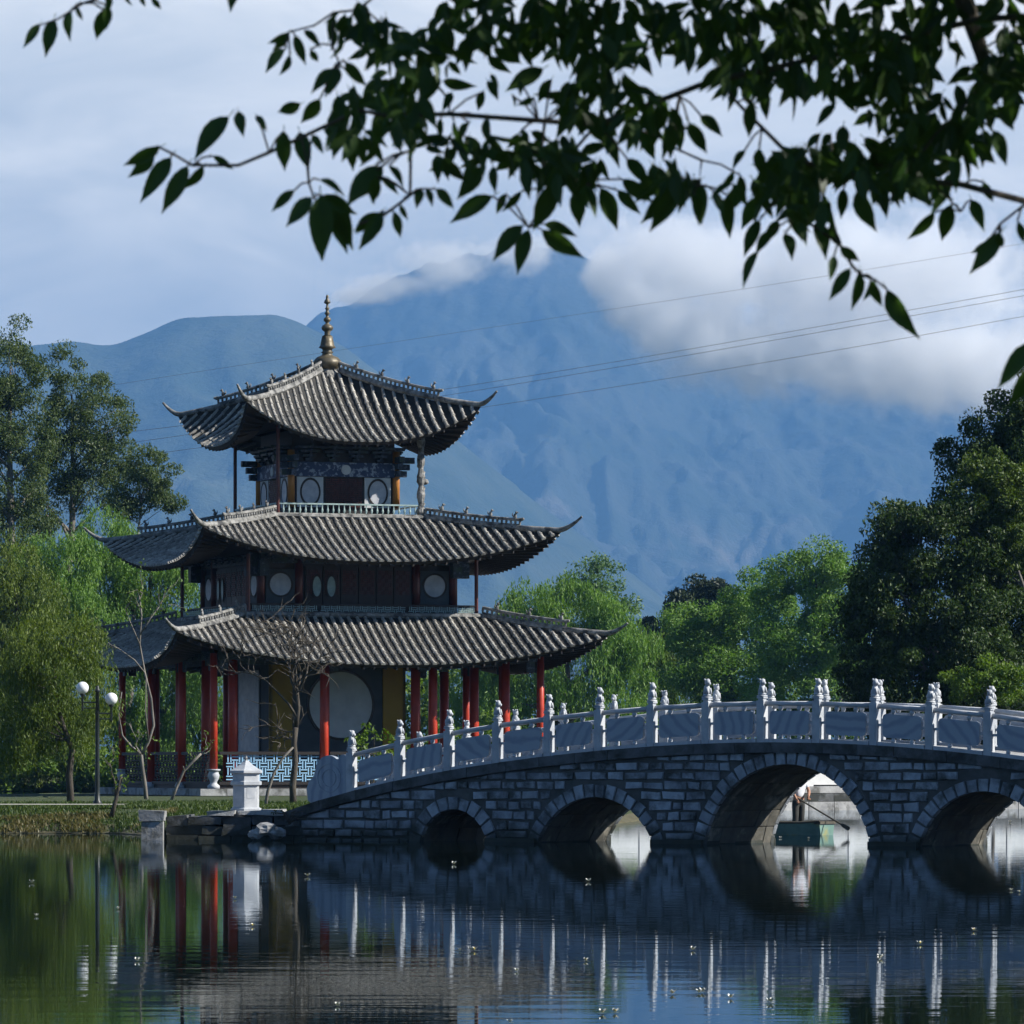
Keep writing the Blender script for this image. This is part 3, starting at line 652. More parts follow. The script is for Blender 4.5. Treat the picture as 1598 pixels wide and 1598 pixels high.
# middle storey
r = 4.02; zb = zp(957, 0, -r); ztw = RM.z1 + 0.5
m = MB(); m.box(-r + 0.05, r - 0.05, -r + 0.05, r - 0.05, zb - 1.0, ztw + 0.2); m.build('middle_wall', M['dark_wood'], pav)
m = MB(); m.box(-4.62, 4.62, -4.62, 4.62, RB.z0 - 0.6, RB.z0 + 0.05); m.build('gallery_floor', M['dark_wood'], pav)
wz = zp(914, 0, -r)
for fn, f in FACES.items():
    for x in (-4.02, -2.45, 2.45): m = MB(); m.tube([(x, -r, zb), (x, -r, ztw)], 0.17, 12); face_obj(m, 'column', M['dkred'], f, smooth=True)
    for x in (-3.22, 3.22):
        m = MB(); m.box(x - 0.60, x + 0.60, -r - 0.03, -r + 0.06, wz - 0.72, wz + 0.62); face_obj(m, 'window_panel', M['greywall'], f)
        m = MB(); ring(m, x, wz + 0.02, 0.44, 0.44, 0.075, -r - 0.065, -r - 0.034); face_obj(m, 'window_ring', M['dark_wood'], f)
        m = MB(); disc(m, x, wz + 0.02, 0.44, 0.44, -r - 0.05, -r - 0.032); face_obj(m, 'round_window', M['moon'], f)
    for i in range(6):                       # door leaves, the second one folded open on a pale oval pane
        x = -2.2 + i * 0.74
        m = MB(); m.box(x + 0.02, x + 0.72, -r - 0.03, -r + 0.06, zb, wz + 0.75); d = face_obj(m, 'door_leaf', M['dark_wood'], f)
        m = lattice(x + 0.08, x + 0.66, wz - 0.35, wz + 0.6, -r - 0.045, 0.16, 0.028); face_obj(m, 'door_lattice', M['dkred'], f, d) if False else face_obj(m, 'door_lattice', M['dkred'], f)
    for x in (-1.72, -1.12):
        m = MB(); disc(m, x, wz - 0.05, 0.17, 0.40, -r - 0.085, -r - 0.07); face_obj(m, 'oval_pane', M['greybar'], f)
        m = MB(); ring(m, x, wz - 0.05, 0.17, 0.40, 0.04, -r - 0.095, -r - 0.07); face_obj(m, 'pane_ring', M['dark_wood'], f)
    m = MB(); m.box(-r - 0.5, r + 0.5, -r - 0.14, -r + 0.02, RM.z1 - 0.02, RM.z1 + 0.4); face_obj(m, 'painted_beam', M['paint_beam'], f)
    m = MB(); m.box(-r - 0.62, -r - 0.18, -r - 0.16, -r + 0.2, RM.z1 - 0.55, RM.z1 + 0.1); m.box(-r - 0.2, -r + 0.16, -r - 0.62, -r - 0.18, RM.z1 - 0.55, RM.z1 + 0.1); face_obj(m, 'corner_bracket', M['paint_beam'], f)
    for x in np.linspace(-3.6, 3.6, 9): link('bracket_set', BR, pav, mtx=Matrix.Rotation(f, 4, 'Z') @ Matrix.Translation((x, -r - 0.08, RM.z1 + 0.02)) @ Matrix.Scale(0.7, 4))
    g = 4.75
    m = MB(); m.tube([(-g, -g, RB.z0 - 0.2), (-g, -g, RM.z1 + 0.3)], 0.08, 8); face_obj(m, 'gallery_post', M['dkred'], f)
    z0, z1 = zp(959, 0, -g), zp(943, 0, -g)
    m = MB(); m.box(-g, g, -g - 0.05, -g + 0.05, z1 - 0.06, z1); m.box(-g, g, -g - 0.03, -g + 0.03, z0 - 0.3, z0 - 0.02); rail = face_obj(m, 'balustrade', M['dark_wood'], f)
    for a, b in ((-4.6, -1.9), (-1.75, 1.75), (1.9, 4.6)):
        m = lattice(a, b, z0 + 0.03, z1 - 0.08, -g, 0.16, 0.03); m.build('lattice_panel', M['greybar'], rail)

# ground storey
zpl = zp(1231, -7.4, -7.4)
gz = 0.45
m = MB(); m.box(-7.35, 7.35, -7.35, 7.35, -0.6, zpl - 0.02); plat = m.build('platform', M['mortar'], pav)
STO = MB(); STO.box(-0.5, 0.5, -0.5, 0.5, -0.5, 0.5)
for fn in ('front', 'left'):
    f = FACES[fn]
    for lv, (z0, z1) in enumerate(((zpl - 0.27, zpl), (zpl - 0.62, zpl - 0.29), (0.02, zpl - 0.64))):
        x = -7.5
        while x < 7.45:
            ln = min(random.uniform(1.0, 1.7), 7.5 - x); 
            m = MB(); o = 0.10 if lv == 0 else 0.02; m.box(x, x + ln - 0.015, -7.4 - o - random.uniform(0, 0.02), -6.4, z0, z1)
            m.build('platform_stone', M['stone'], plat, rot=(0, 0, f)); x += ln
zc = RB.z1 + 0.25
def column(x, y, rad, z0, z1, mt='red', base=None):
    m = MB(); m.tube([(x, y, z0), (x, y, z0 + (z1 - z0) * 0.5), (x, y, z1)], [rad, rad * 0.97, rad * 0.92], 14); c = m.build('column', M[mt], pav, smooth=True)
    m = MB()
    if base == 'vase': m.lathe([(0.24, -0.02), (0.24, 0.12), (0.14, 0.20), (0.13, 0.26), (0.21, 0.40), (0.235, 0.52), (0.19, 0.64), (0.17, 0.68), (0.27, 0.70), (0.27, z0 - zpl)], 14, (x, y, zpl))
    else: m.lathe([(rad * 1.5, -0.02), (rad * 1.7, 0.10), (rad * 1.35, 0.22), (rad * 1.1, 0.24)], 12, (x, y, zpl))
    m.build('column_base', M['marble'], c, smooth=True)
go, gi = 6.75, 5.65
for f in FACES.values():
    for i in range(3):
        x = -go + 2 * go * i / 3; p = rotv((x, -go, 0), f)
        if i == 0: column(p.x, p.y, 0.155, zpl + 0.76, zc + 0.15, 'red', 'vase')
        else: column(p.x, p.y, 0.175, zpl + 0.1, zc + 0.25)
        x = -gi + 2 * gi * i / 3; p = rotv((x, -gi, 0), f); column(p.x, p.y, 0.20, zpl + 0.1, zc + 0.4)
    for rr, za, zb2, mt in ((go, zc - 0.10, zc + 0.38, 'paint_beam'), (gi, zc - 0.25, zc + 0.45, 'paint_beam')):
        m = MB(); m.box(-rr + 0.16, rr - 0.16, -rr - 0.09, -rr + 0.09, za, zb2); m.build('painted_beam', M[mt], pav, rot=(0, 0, f))
    for i in range(4):                       # carved boards hung beside the column heads
        for sx in (-1, 1):
            x = -go + 2 * go * i / 3 + sx * 0.42
            if abs(x) > go: continue
            m = MB(); m.box(x - 0.16, x + 0.16, -go - 0.05, -go + 0.05, zc - 0.52, zc - 0.102); m.build('carved_bracket', M['paint_beam'], pav, rot=(0, 0, f))
    for x in np.linspace(-6.2, 6.2, 13): link('bracket_set', BR, pav, mtx=Matrix.Rotation(f, 4, 'Z') @ Matrix.Translation((x, -go - 0.115, zc - 0.06)) @ Matrix.Scale(0.45, 4))
# railing of meander lattice, pale blue in front, darker at the sides
zr0, zr1 = zp(1219, -4, -go), zp(1177, -4, -go)
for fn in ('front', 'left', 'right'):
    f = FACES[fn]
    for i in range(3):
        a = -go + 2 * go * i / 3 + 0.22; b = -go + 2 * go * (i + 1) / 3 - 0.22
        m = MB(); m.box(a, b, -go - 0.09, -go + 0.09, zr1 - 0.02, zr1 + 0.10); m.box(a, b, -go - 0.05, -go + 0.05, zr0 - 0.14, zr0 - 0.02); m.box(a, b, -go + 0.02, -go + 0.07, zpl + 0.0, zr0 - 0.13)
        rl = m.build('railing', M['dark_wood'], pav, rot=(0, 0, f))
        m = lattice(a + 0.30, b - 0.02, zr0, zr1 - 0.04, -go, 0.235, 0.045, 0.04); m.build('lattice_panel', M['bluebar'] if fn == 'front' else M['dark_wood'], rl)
# core room: ochre walls, moon disc on the front
r = 2.85; ox = -0.45; zw0, zw1 = zpl, zc + 0.5
m = MB(); m.box(ox - r + 0.06, ox + r - 0.06, -r + 0.06, r - 0.06, zw0, zw1); core = m.build('core_wall', M['greywall'], pav)
for f in FACES.values():
    Mx = Matrix.Translation((ox, 0, 0)) @ Matrix.Rotation(f, 4, 'Z')
    if f in (0, math.pi):
        for x0, x1 in ((-r, -r + 0.95), (r - 0.95, r)):
            m = MB(); m.box(x0, x1, -r, -r + 0.12, zw0 + 0.35, zw1); m.build('wall_panel', M['yellow'], pav, mtx=Mx)
        m = MB(); m.box(-r, r, -r - 0.02, -r + 0.1, zw0, zw0 + 0.33); m.build('wall_base', M['stone'], pav, mtx=Mx)
        m = MB(); m.box(-r + 0.96, r - 0.96, -r - 0.012, -r + 0.1, zw0 + 0.34, zw0 + 0.75); m.build('wall_panel', M['yellow'], pav, mtx=Mx)
        zmn = zp(1100, 0, -r)
        m = MB(); ring(m, 0.12, zmn, 1.32, 1.32, 0.10, -r - 0.03, -r + 0.062, 48); m.build('moon_frame', M['dark_wood'], pav, mtx=Mx)
        m = MB(); disc(m, 0.12, zmn, 1.32, 1.32, -r + 0.0, -r + 0.061, 48); m.build('moon_disc', M['white'], pav, mtx=Mx)
    else:
        m = MB(); m.box(-r, r, -r, -r + 0.12, zw0, zw1); m.build('side_wall', M['greywall'], pav, mtx=Mx)
        m = MB(); m.box(-1.5, 1.5, -r - 0.02, -r + 0.05, zw0 + 0.9, zw1 - 0.9); m.build('side_window', M['moon'], pav, mtx=Mx)
        m = MB()
        for a, b, c_, d_ in ((-1.62, 1.62, zw0 + 0.78, zw0 + 0.9), (-1.62, 1.62, zw1 - 0.9, zw1 - 0.78), (-1.62, -1.5, zw0 + 0.9, zw1 - 0.9), (1.5, 1.62, zw0 + 0.9, zw1 - 0.9)): m.box(a, b, -r - 0.05, -r + 0.03, c_, d_)
        m.build('window_frame', M['dark_wood'], pav, mtx=Mx)
m = MB(); m.box(-5.6, 5.6, -5.6, 5.6, zc + 0.46, zc + 0.6); m.build('ceiling', M['dark_wood'], pav)

# ================================================================== THE STONE BRIDGE
PH = R(34); BX, BY = -4.02, 126.7
cB, sB = math.cos(PH), math.sin(PH); BW = 3.1
bridge = thing('stone_bridge', 'arched grey stone bridge with white marble railings leading to the pavilion', 'bridge', (BX, BY, 0), -PH)
def bt(px): u = (px - 799) / F; return (u * BY - BX) / (cB + u * sB)           # photo column -> metres along the bridge
def bz(px, py): return zat(py, BY - bt(px) * sB)
base_px = [(470, 1252), (505, 1240), (545, 1229), (620, 1211), (697, 1196), (773, 1183), (853, 1173), (932, 1165), (1014, 1157), (1100, 1152), (1186, 1150), (1273, 1151), (1362, 1155), (1449, 1162), (1540, 1170), (1640, 1183), (1750, 1200)]
TB = np.array([bt(p[0]) for p in base_px]); ZB = np.array([bz(*p) for p in base_px])
PF = np.polyfit(TB, ZB, 5)
def zd(t): return float(np.polyval(PF, t))
T0, T1 = bt(440), bt(1760)
arches = []
for l, r_, top in ((655, 762, 1261), (838, 1021, 1242), (1098, 1360, 1191), (1433, 1640, 1233), ):
    a, b = bt(l), bt(r_); h = bz((l + r_) / 2, top); wd = b - a; Rr = (wd * wd / 4 + h * h) / (2 * h); arches.append(((a + b) / 2, h - Rr, Rr))
def soffit(t):
    z = -0.9
    for c, zc_, Rr in arches:
        if abs(t - c) < Rr: z = max(z, zc_ + math.sqrt(Rr * Rr - (t - c) ** 2))
    return max(z, -0.9)
WT = lambda t: zd(t) - 0.36                   # top of the stone wall
ts = sorted(set([T0 + (T1 - T0) * i / 260 for i in range(261)] + [c + s_ * Rr * math.cos(a) for c, zc_, Rr in arches for s_ in (1, -1) for a in np.linspace(0, math.pi / 2, 24) if zc_ + Rr * math.sin(a) > -0.9]))
m = MB()
m.quadgrid([[(t, 0, min(soffit(t), WT(t) - 0.02)) for t in ts], [(t, 0, WT(t)) for t in ts]])
m.quadgrid([[(t, BW, WT(t)) for t in ts], [(t, BW, min(soffit(t), WT(t) - 0.02)) for t in ts]])
m.quadgrid([[(t, 0, WT(t)) for t in ts], [(t, BW, WT(t) + 0.001) for t in ts]])
wall = m.build('spandrel_wall', M['mortar'], bridge)
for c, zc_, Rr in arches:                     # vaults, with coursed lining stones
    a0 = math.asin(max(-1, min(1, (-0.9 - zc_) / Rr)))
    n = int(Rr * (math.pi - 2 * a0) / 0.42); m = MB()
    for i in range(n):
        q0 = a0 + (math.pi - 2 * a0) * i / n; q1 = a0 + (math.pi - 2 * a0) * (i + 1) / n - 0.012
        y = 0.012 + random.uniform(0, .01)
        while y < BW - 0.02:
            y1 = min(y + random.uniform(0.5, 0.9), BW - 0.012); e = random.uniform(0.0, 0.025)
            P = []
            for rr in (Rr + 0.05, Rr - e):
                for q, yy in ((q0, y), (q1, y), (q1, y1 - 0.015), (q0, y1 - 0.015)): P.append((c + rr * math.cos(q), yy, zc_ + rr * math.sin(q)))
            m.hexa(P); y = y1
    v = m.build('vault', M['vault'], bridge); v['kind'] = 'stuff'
    # voussoirs round the mouth of the arch, on the near face and the far face
    nv = max(9, int(Rr * (math.pi - 2 * a0) / 0.27))
    for yy0, yy1 in ((-0.05, 0.10), (BW - 0.10, BW + 0.05)):
        for i in range(nv):
            q0 = a0 + (math.pi - 2 * a0) * i / nv + 0.018 / Rr; q1 = a0 + (math.pi - 2 * a0) * (i + 1) / nv - 0.018 / Rr
            if zc_ + Rr * math.sin((q0 + q1) / 2) < -0.3: continue
            e = random.uniform(-0.015, 0.015); ro = Rr + 0.275 + random.uniform(-0.03, 0.03); ri = Rr - 0.03
            P = [(c + ri * math.cos(q1), zc_ + ri * math.sin(q1)), (c + ri * math.cos(q0), zc_ + ri * math.sin(q0)), (c + ro * math.cos(q0 + .006), zc_ + ro * math.sin(q0 + .006)), (c + ro * math.cos(q1 - .006), zc_ + ro * math.sin(q1 - .006))]
            m = MB(); cx = sum(p[0] for p in P) / 4; cz = sum(p[1] for p in P) / 4; ch = 0.94
            if yy0 < 0: ring_ = [(yy1, 1.0), (yy0 + 0.02 + e, 1.0), (yy0 + e, ch)]
            else: ring_ = [(yy0, 1.0), (yy1, 1.0)]
            for k2, (y_, f_) in enumerate(ring_): m.v += [(cx + (p[0] - cx) * f_, y_, cz + (p[1] - cz) * f_) for p in P]
            for k2 in range(len(ring_) - 1):
                for j in range(4): j2 = (j + 1) % 4; m.face(k2 * 4 + j, k2 * 4 + j2, k2 * 4 + 4 + j2, k2 * 4 + 4 + j)
            o4 = 4 * (len(ring_) - 1); m.face(o4, o4 + 1, o4 + 2, o4 + 3)
            m.build('voussoir', M['brick'], bridge)
# wall stones, course by course
def clear_iv(z0, z1):                         # free stretches of a course outside the arch rings
    iv = []; st = 0.02; t = T0 + 0.1; on = None
    while t < T1:
        ok = True
        for c, zc_, Rr in arches:
            d = max(0, abs(t - c)); zz = z0 if z0 > zc_ else zc_
            if math.hypot(t - c, zz - zc_) < Rr + 0.31: ok = False
        if WT(t) < z0 + 0.10: ok = False
        if ok and on is None: on = t
        if not ok and on is not None: iv.append((on, t)); on = None
        t += st
    if on is not None: iv.append((on, T1))
    return iv
z = -0.12; ns = 0
while z < 2.6:
    h = random.uniform(0.195, 0.25); z1 = z + h
    for a, b in clear_iv(z, z1):
        t = a
        while t < b - 0.12:
            ln = random.choice((0.34, 0.45, 0.55, 0.64)) * random.uniform(0.85, 1.15)
            if b - (t + ln) < 0.2: ln = b - t
            t1 = min(t + ln, b)
            if t1 - t < 0.10: break
            g = random.uniform(0.018, 0.040); x0, x1 = t + g, t1 - g
            zt0, zt1 = min(z1 - g, WT(x0) - 0.02), min(z1 - g, WT(x1) - 0.02); zz = z + g
            if min(zt0, zt1) - zz > 0.05:
                e = random.uniform(0.0, 0.035); j = lambda: random.uniform(-0.018, 0.018)
                P = [(x0 + j(), zz + j()), (x1 + j(), zz + j()), (x1 + j(), zt1 + j()), (x0 + j(), zt0 + j())]; cx = (x0 + x1) / 2; cz = (zz + zt0) / 2
                m = MB()
                m.v = [(p[0], 0.03, p[1]) for p in P] + [(p[0], -0.012 - e, p[1]) for p in P] + [(p[0] + (0.014 if p[0] < cx else -0.014), -0.032 - e + j() * 0.5, p[1] + (0.013 if p[1] < cz else -0.013)) for p in P]
                for k2 in (0, 4):
                    for q in range(4): q2 = (q + 1) % 4; m.face(k2 + q, k2 + q2, k2 + 4 + q2, k2 + 4 + q)
                m.face(8, 9, 10, 11); m.build('stone', M['brick'], bridge); ns += 1
            t = t1
    z = z1
# footings of the piers at the waterline, coping stones
edges = [T0] + sum([[c - math.sqrt(max(0, Rr * Rr - zc_ * zc_)), c + math.sqrt(max(0, Rr * Rr - zc_ * zc_))] for c, zc_, Rr in arches], []) + [T1]
for i in range(0, len(edges), 2):
    if i == 0: continue
    m = MB(); a, b = edges[i], edges[i + 1]; m.box(a - 0.02, b + 0.02, -0.16, BW + 0.16, -0.9, 0.10); m.build('pier_footing', M['coping'], bridge)
for yy0, yy1 in ((-0.14, 0.34), (BW - 0.34, BW + 0.14)):
    t = T0
    while t < T1:
        t1 = min(t + random.uniform(0.9, 1.4), T1); m = MB(); e = random.uniform(0, 0.02) * (1 if yy0 < 0 else -1)
        za, zb_ = zd(t), zd(t1)
        m.hexa([(t + .006, yy0 + e, za - 0.36), (t1 - .006, yy0 + e, zb_ - 0.36), (t1 - .006, yy1, zb_ - 0.36), (t + .006, yy1, za - 0.36), (t + .006, yy0 + e, za - 0.12), (t1 - .006, yy0 + e, zb_ - 0.12), (t1 - .006, yy1, zb_ - 0.12), (t + .006, yy1, za - 0.12)])
        m.build('coping_stone', M['coping'], bridge); t = t1
# marble railing
post_px = [545, 620, 697, 773, 853, 932, 1014, 1100, 1186, 1273, 1362, 1449, 1540, 1632, 1728]
PT = [bt(x) for x in post_px]
vein = mat('veined_marble', (0.50, 0.53, 0.58), (0.42, 0.46, 0.52), scale=1.2, rough=0.45, bump=0.05)
tt = vein.node_tree; b_ = tt.nodes['Principled BSDF']; co = N(tt, 'ShaderNodeTexCoord'); oi = N(tt, 'ShaderNodeObjectInfo')
vr = N(tt, 'ShaderNodeVectorRotate', rotation_type='Y_AXIS'); mu = N(tt, 'ShaderNodeMath', operation='MULTIPLY', i_1=6.0); L(tt, oi.outputs['Random'], mu.inputs[0]); L(tt, mu.outputs[0], vr.inputs['Angle']); L(tt, co.outputs['Object'], vr.inputs[0])
wv = N(tt, 'ShaderNodeTexWave', i_Scale=1.1, i_Distortion=5.0, i_Detail=3.0); wv.inputs['Detail Scale'].default_value = 1.2; L(tt, vr.outputs[0], wv.inputs[0])
rp = N(tt, 'ShaderNodeValToRGB'); rp.color_ramp.elements[0].color = (0.22, 0.26, 0.32, 1); rp.color_ramp.elements[1].color = (0.32, 0.36, 0.41, 1); rp.color_ramp.elements[0].position = 0.0; rp.color_ramp.elements[1].position = 0.55
L(tt, wv.outputs[0], rp.inputs[0]); L(tt, rp.outputs[0], b_.inputs['Base Color'])
def lion_mesh(seed):
    m = MB(); s0 = seed * 5
    m.box(-0.105, 0.105, -0.105, 0.105, 0.0, 0.05); m.lathe([(0.10, 0.05), (0.125, 0.08), (0.10, 0.11)], 10)
    m.blob((0.0, 0, 0.21), (0.085, 0.10, 0.13), s0, 0.25, 10, 8, 3); m.blob((0.02, 0, 0.375), (0.08, 0.082, 0.085), s0 + 1, 0.25, 10, 8, 4)
    m.blob((0.09, 0, 0.35), (0.04, 0.05, 0.04), s0 + 2); m.tube([(0.06, 0.06, 0.24), (0.10, 0.065, 0.11)], [0.035, 0.03], 6); m.tube([(0.06, -0.06, 0.24), (0.10, -0.065, 0.11)], [0.035, 0.03], 6)
    m.blob((-0.02, 0.075, 0.44), 0.025, 3); m.blob((-0.02, -0.075, 0.44), 0.025, 4); m.blob((-0.07, 0, 0.15), (0.05, 0.08, 0.08), s0 + 3)
    return m.mesh('lion_finial', M['marble'], True)
LI = [lion_mesh(i) for i in range(4)]
m = MB()                                      # post shaft: square with sunk panels and a collar
m.box(-0.098, 0.098, -0.098, 0.098, -0.20, 0.98); m.box(-0.07, 0.07, -0.07, 0.07, 0.975, 1.03); m.box(-0.093, 0.093, -0.093, 0.093, 1.03, 1.065)
for s_ in (-1, 1):
    m.box(-0.055, 0.055, s_ * 0.098 - 0.008, s_ * 0.098 + 0.008, 0.10, 0.60); m.box(s_ * 0.098 - 0.008, s_ * 0.098 + 0.008, -0.055, 0.055, 0.10, 0.60); m.box(-0.055, 0.055, s_ * 0.098 - 0.008, s_ * 0.098 + 0.008, 0.78, 0.93)
PO = m.mesh('post', M['marble'])
for side, yy in ((0, 0.10), (1, BW - 0.10)):
    for i, t in enumerate(PT):
        z0 = zd(t) - 0.12
        p = link('post', PO, bridge, loc=(t, yy, z0)); li = link('lion_finial', LI[(i * 3 + side) % 4], p, loc=(0, 0, 1.06), rot=(0, 0, random.choice((0, 0, 1.57, -1.57, 3.14)) if side else random.choice((0, 0.2, -0.2))))
        li.scale = (.84, .84, random.uniform(.92, 1.04))
        if i == len(PT) - 1: continue
        t1 = PT[i + 1]; a = t + 0.12; b = t1 - 0.12; za, zb_ = zd(a) - 0.12, zd(b) - 0.12
        sl = (zb_ - za) / (b - a); Zl = lambda x: za + (x - a) * sl
        m = MB(); m.hexa([(a, yy - .10, za - .05), (b, yy - .10, zb_ - .05), (b, yy + .10, zb_ - .05), (a, yy + .10, za - .05), (a, yy - .10, za + .085), (b, yy - .10, zb_ + .085), (b, yy + .10, zb_ + .085), (a, yy + .10, za + .085)]); m.build('plinth', M['marble'], bridge)
        m = MB(); m.tube([(a - 0.02, yy, za + 0.905), (b + 0.02, yy, zb_ + 0.905)], 0.062, 8); m.build('handrail', M['marble'], bridge, smooth=True)
        # slab with notched corners
        pa, pb = a + 0.105, b - 0.105; n_ = 0.09; prof2 = [(pa + n_, 0.19), (pb - n_, 0.19), (pb - n_ * .3, 0.215), (pb, 0.28), (pb, 0.65), (pb - n_ * .3, 0.715), (pb - n_, 0.74), (pa + n_, 0.74), (pa + n_ * .3, 0.715), (pa, 0.65), (pa, 0.28), (pa + n_ * .3, 0.215)]
        m = MB(); m.prism([(x, Zl(x) + zz) for x, zz in prof2], yy - 0.04, yy + 0.04); m.build('panel', vein, bridge)
        for fx in (0.3, 0.7):
            x = a + (b - a) * fx
            m = MB(); m.lathe([(0.045, 0.08), (0.06, 0.11), (0.05, 0.15), (0.035, 0.195)], 8, (x, yy, Zl(x))); m.build('panel_foot', M['marble'], bridge, smooth=True)
            m = MB(); m.lathe([(0.035, 0.735), (0.06, 0.79), (0.06, 0.82), (0.04, 0.855)], 8, (x, yy, Zl(x))); m.build('rail_support', M['marble'], bridge, smooth=True)
        for x0, x1 in ((a - 0.01, pa + 0.01), (pb - 0.01, b + 0.01)):
            m = MB(); m.box(x0, x1, yy - 0.025, yy + 0.025, Zl(x0) + 0.44, Zl(x0) + 0.50); m.build('panel_tie', M['marble'], bridge)
    # drum stone that ends the railing
    te = bt(469 if side == 0 else 540 - 20); t = PT[0] - 0.11
    te = t - 1.22
    pr = []; zb_ = zd(te + 0.2) - 0.14
    outl = [(t, zd(t) - 0.10), (t, zd(t) + 0.80), (t - 0.14, zd(t) + 0.84), (t - 0.24, zd(t) + 0.78)]
    cx, cz, rr = t - 0.55, zd(t) + 0.42, 0.40
    outl += [(cx + rr * math.cos(q), cz + rr * math.sin(q)) for q in np.linspace(0.7, 2.9, 12)]
    outl += [(te + 0.22, zd(t) + 0.30), (te + 0.06, zd(t) + 0.16), (te, zd(t) - 0.02), (te + 0.04, zd(te) + 0.0), (te + 0.2, zd(te) - 0.12)]
    m = MB(); m.prism(outl[::-1], yy - 0.07, yy + 0.07); d = m.build('drum_stone', vein, bridge)
    for rr2 in (0.34, 0.20):
        m = MB(); ring(m, cx + 0.02, cz - 0.16, rr2, rr2, 0.02, yy - 0.082, yy - 0.069, 26); m.build('carved_ring', vein, d)
# deck slabs
t = T0
while t < T1:
    t1 = t + 0.6; m = MB(); m.hexa([(t, .34, zd(t) - .2), (t1 - .01, .34, zd(t1) - .2), (t1 - .01, BW - .34, zd(t1) - .2), (t, BW - .34, zd(t) - .2), (t, .34, zd(t) - .1), (t1 - .01, .34, zd(t1) - .1), (t1 - .01, BW - .34, zd(t1) - .1), (t, BW - .34, zd(t) - .1)]); m.build('deck_slab', M['stone'], bridge); t = t1

# ================================================================== TREES
def leaf_quads(Cn, D, Nn, ln, wd):
    """Folded diamond leaves: centre, direction, side vectors -> vertices and triangles."""
    n = len(Cn); S = np.cross(D, Nn); S /= np.linalg.norm(S, axis=1, keepdims=True) + 1e-9
    a = Cn - D * ln[:, None] * 0.5; b = Cn + D * ln[:, None] * 0.5
    l_ = Cn - S * wd[:, None] * 0.5 + Nn * wd[:, None] * 0.15; r_ = Cn + S * wd[:, None] * 0.5 + Nn * wd[:, None] * 0.15
    V = np.stack([a, r_, b, l_], 1).reshape(-1, 3); k = np.arange(n)[:, None] * 4
    T = np.concatenate([k + np.array([[0, 1, 2]]), k + np.array([[0, 2, 3]])], 0)
    return V, T
def unit(n, bias=None, k=0.0):
    v = RNG.normal(size=(n, 3))
    if bias is not None: v += np.array(bias) * k
    return v / np.linalg.norm(v, axis=1, keepdims=True)
def clump_points(blobs, per, csize, sh=0.55):
    """Leaf positions in many small clumps seated on and in the blobs; returns points, clump centres."""
    pts = []; cen = []
    for (c, r) in blobs:
        c = np.array(c); r = np.array(r); vol = (r[0] * r[1] * r[2]) ** (1 / 3)
        k = max(6, int(1.9 * (vol / csize) ** 2 * 2.6))
        d = unit(k); q = RNG.uniform(0.45, 1.02, (k, 1)) ** 0.6
        cc = c + d * r * q
        cen.append(cc)
        n = int(per * k); idx = RNG.integers(0, k, n); rs = csize * RNG.uniform(0.5, 1.25, k)
        g = unit(n) * (RNG.uniform(0.15, 1.0, (n, 1)) ** 0.5); g[:, 2] *= 0.75
        pts.append(cc[idx] + g * rs[idx][:, None])
    return np.concatenate(pts), np.concatenate(cen)
def px_blobs(L_, Y, dscale=0.9):
    o = []
    for b in L_:
        x, y, rx, ry = b[:4]; dy = b[4] if len(b) > 4 else 0.0
        s = F / (Y + dy); p = at(x, y, Y + dy); o.append((tuple(p), (rx / s, dscale * (rx + ry) / 2 / s, ry / s)))
    return o
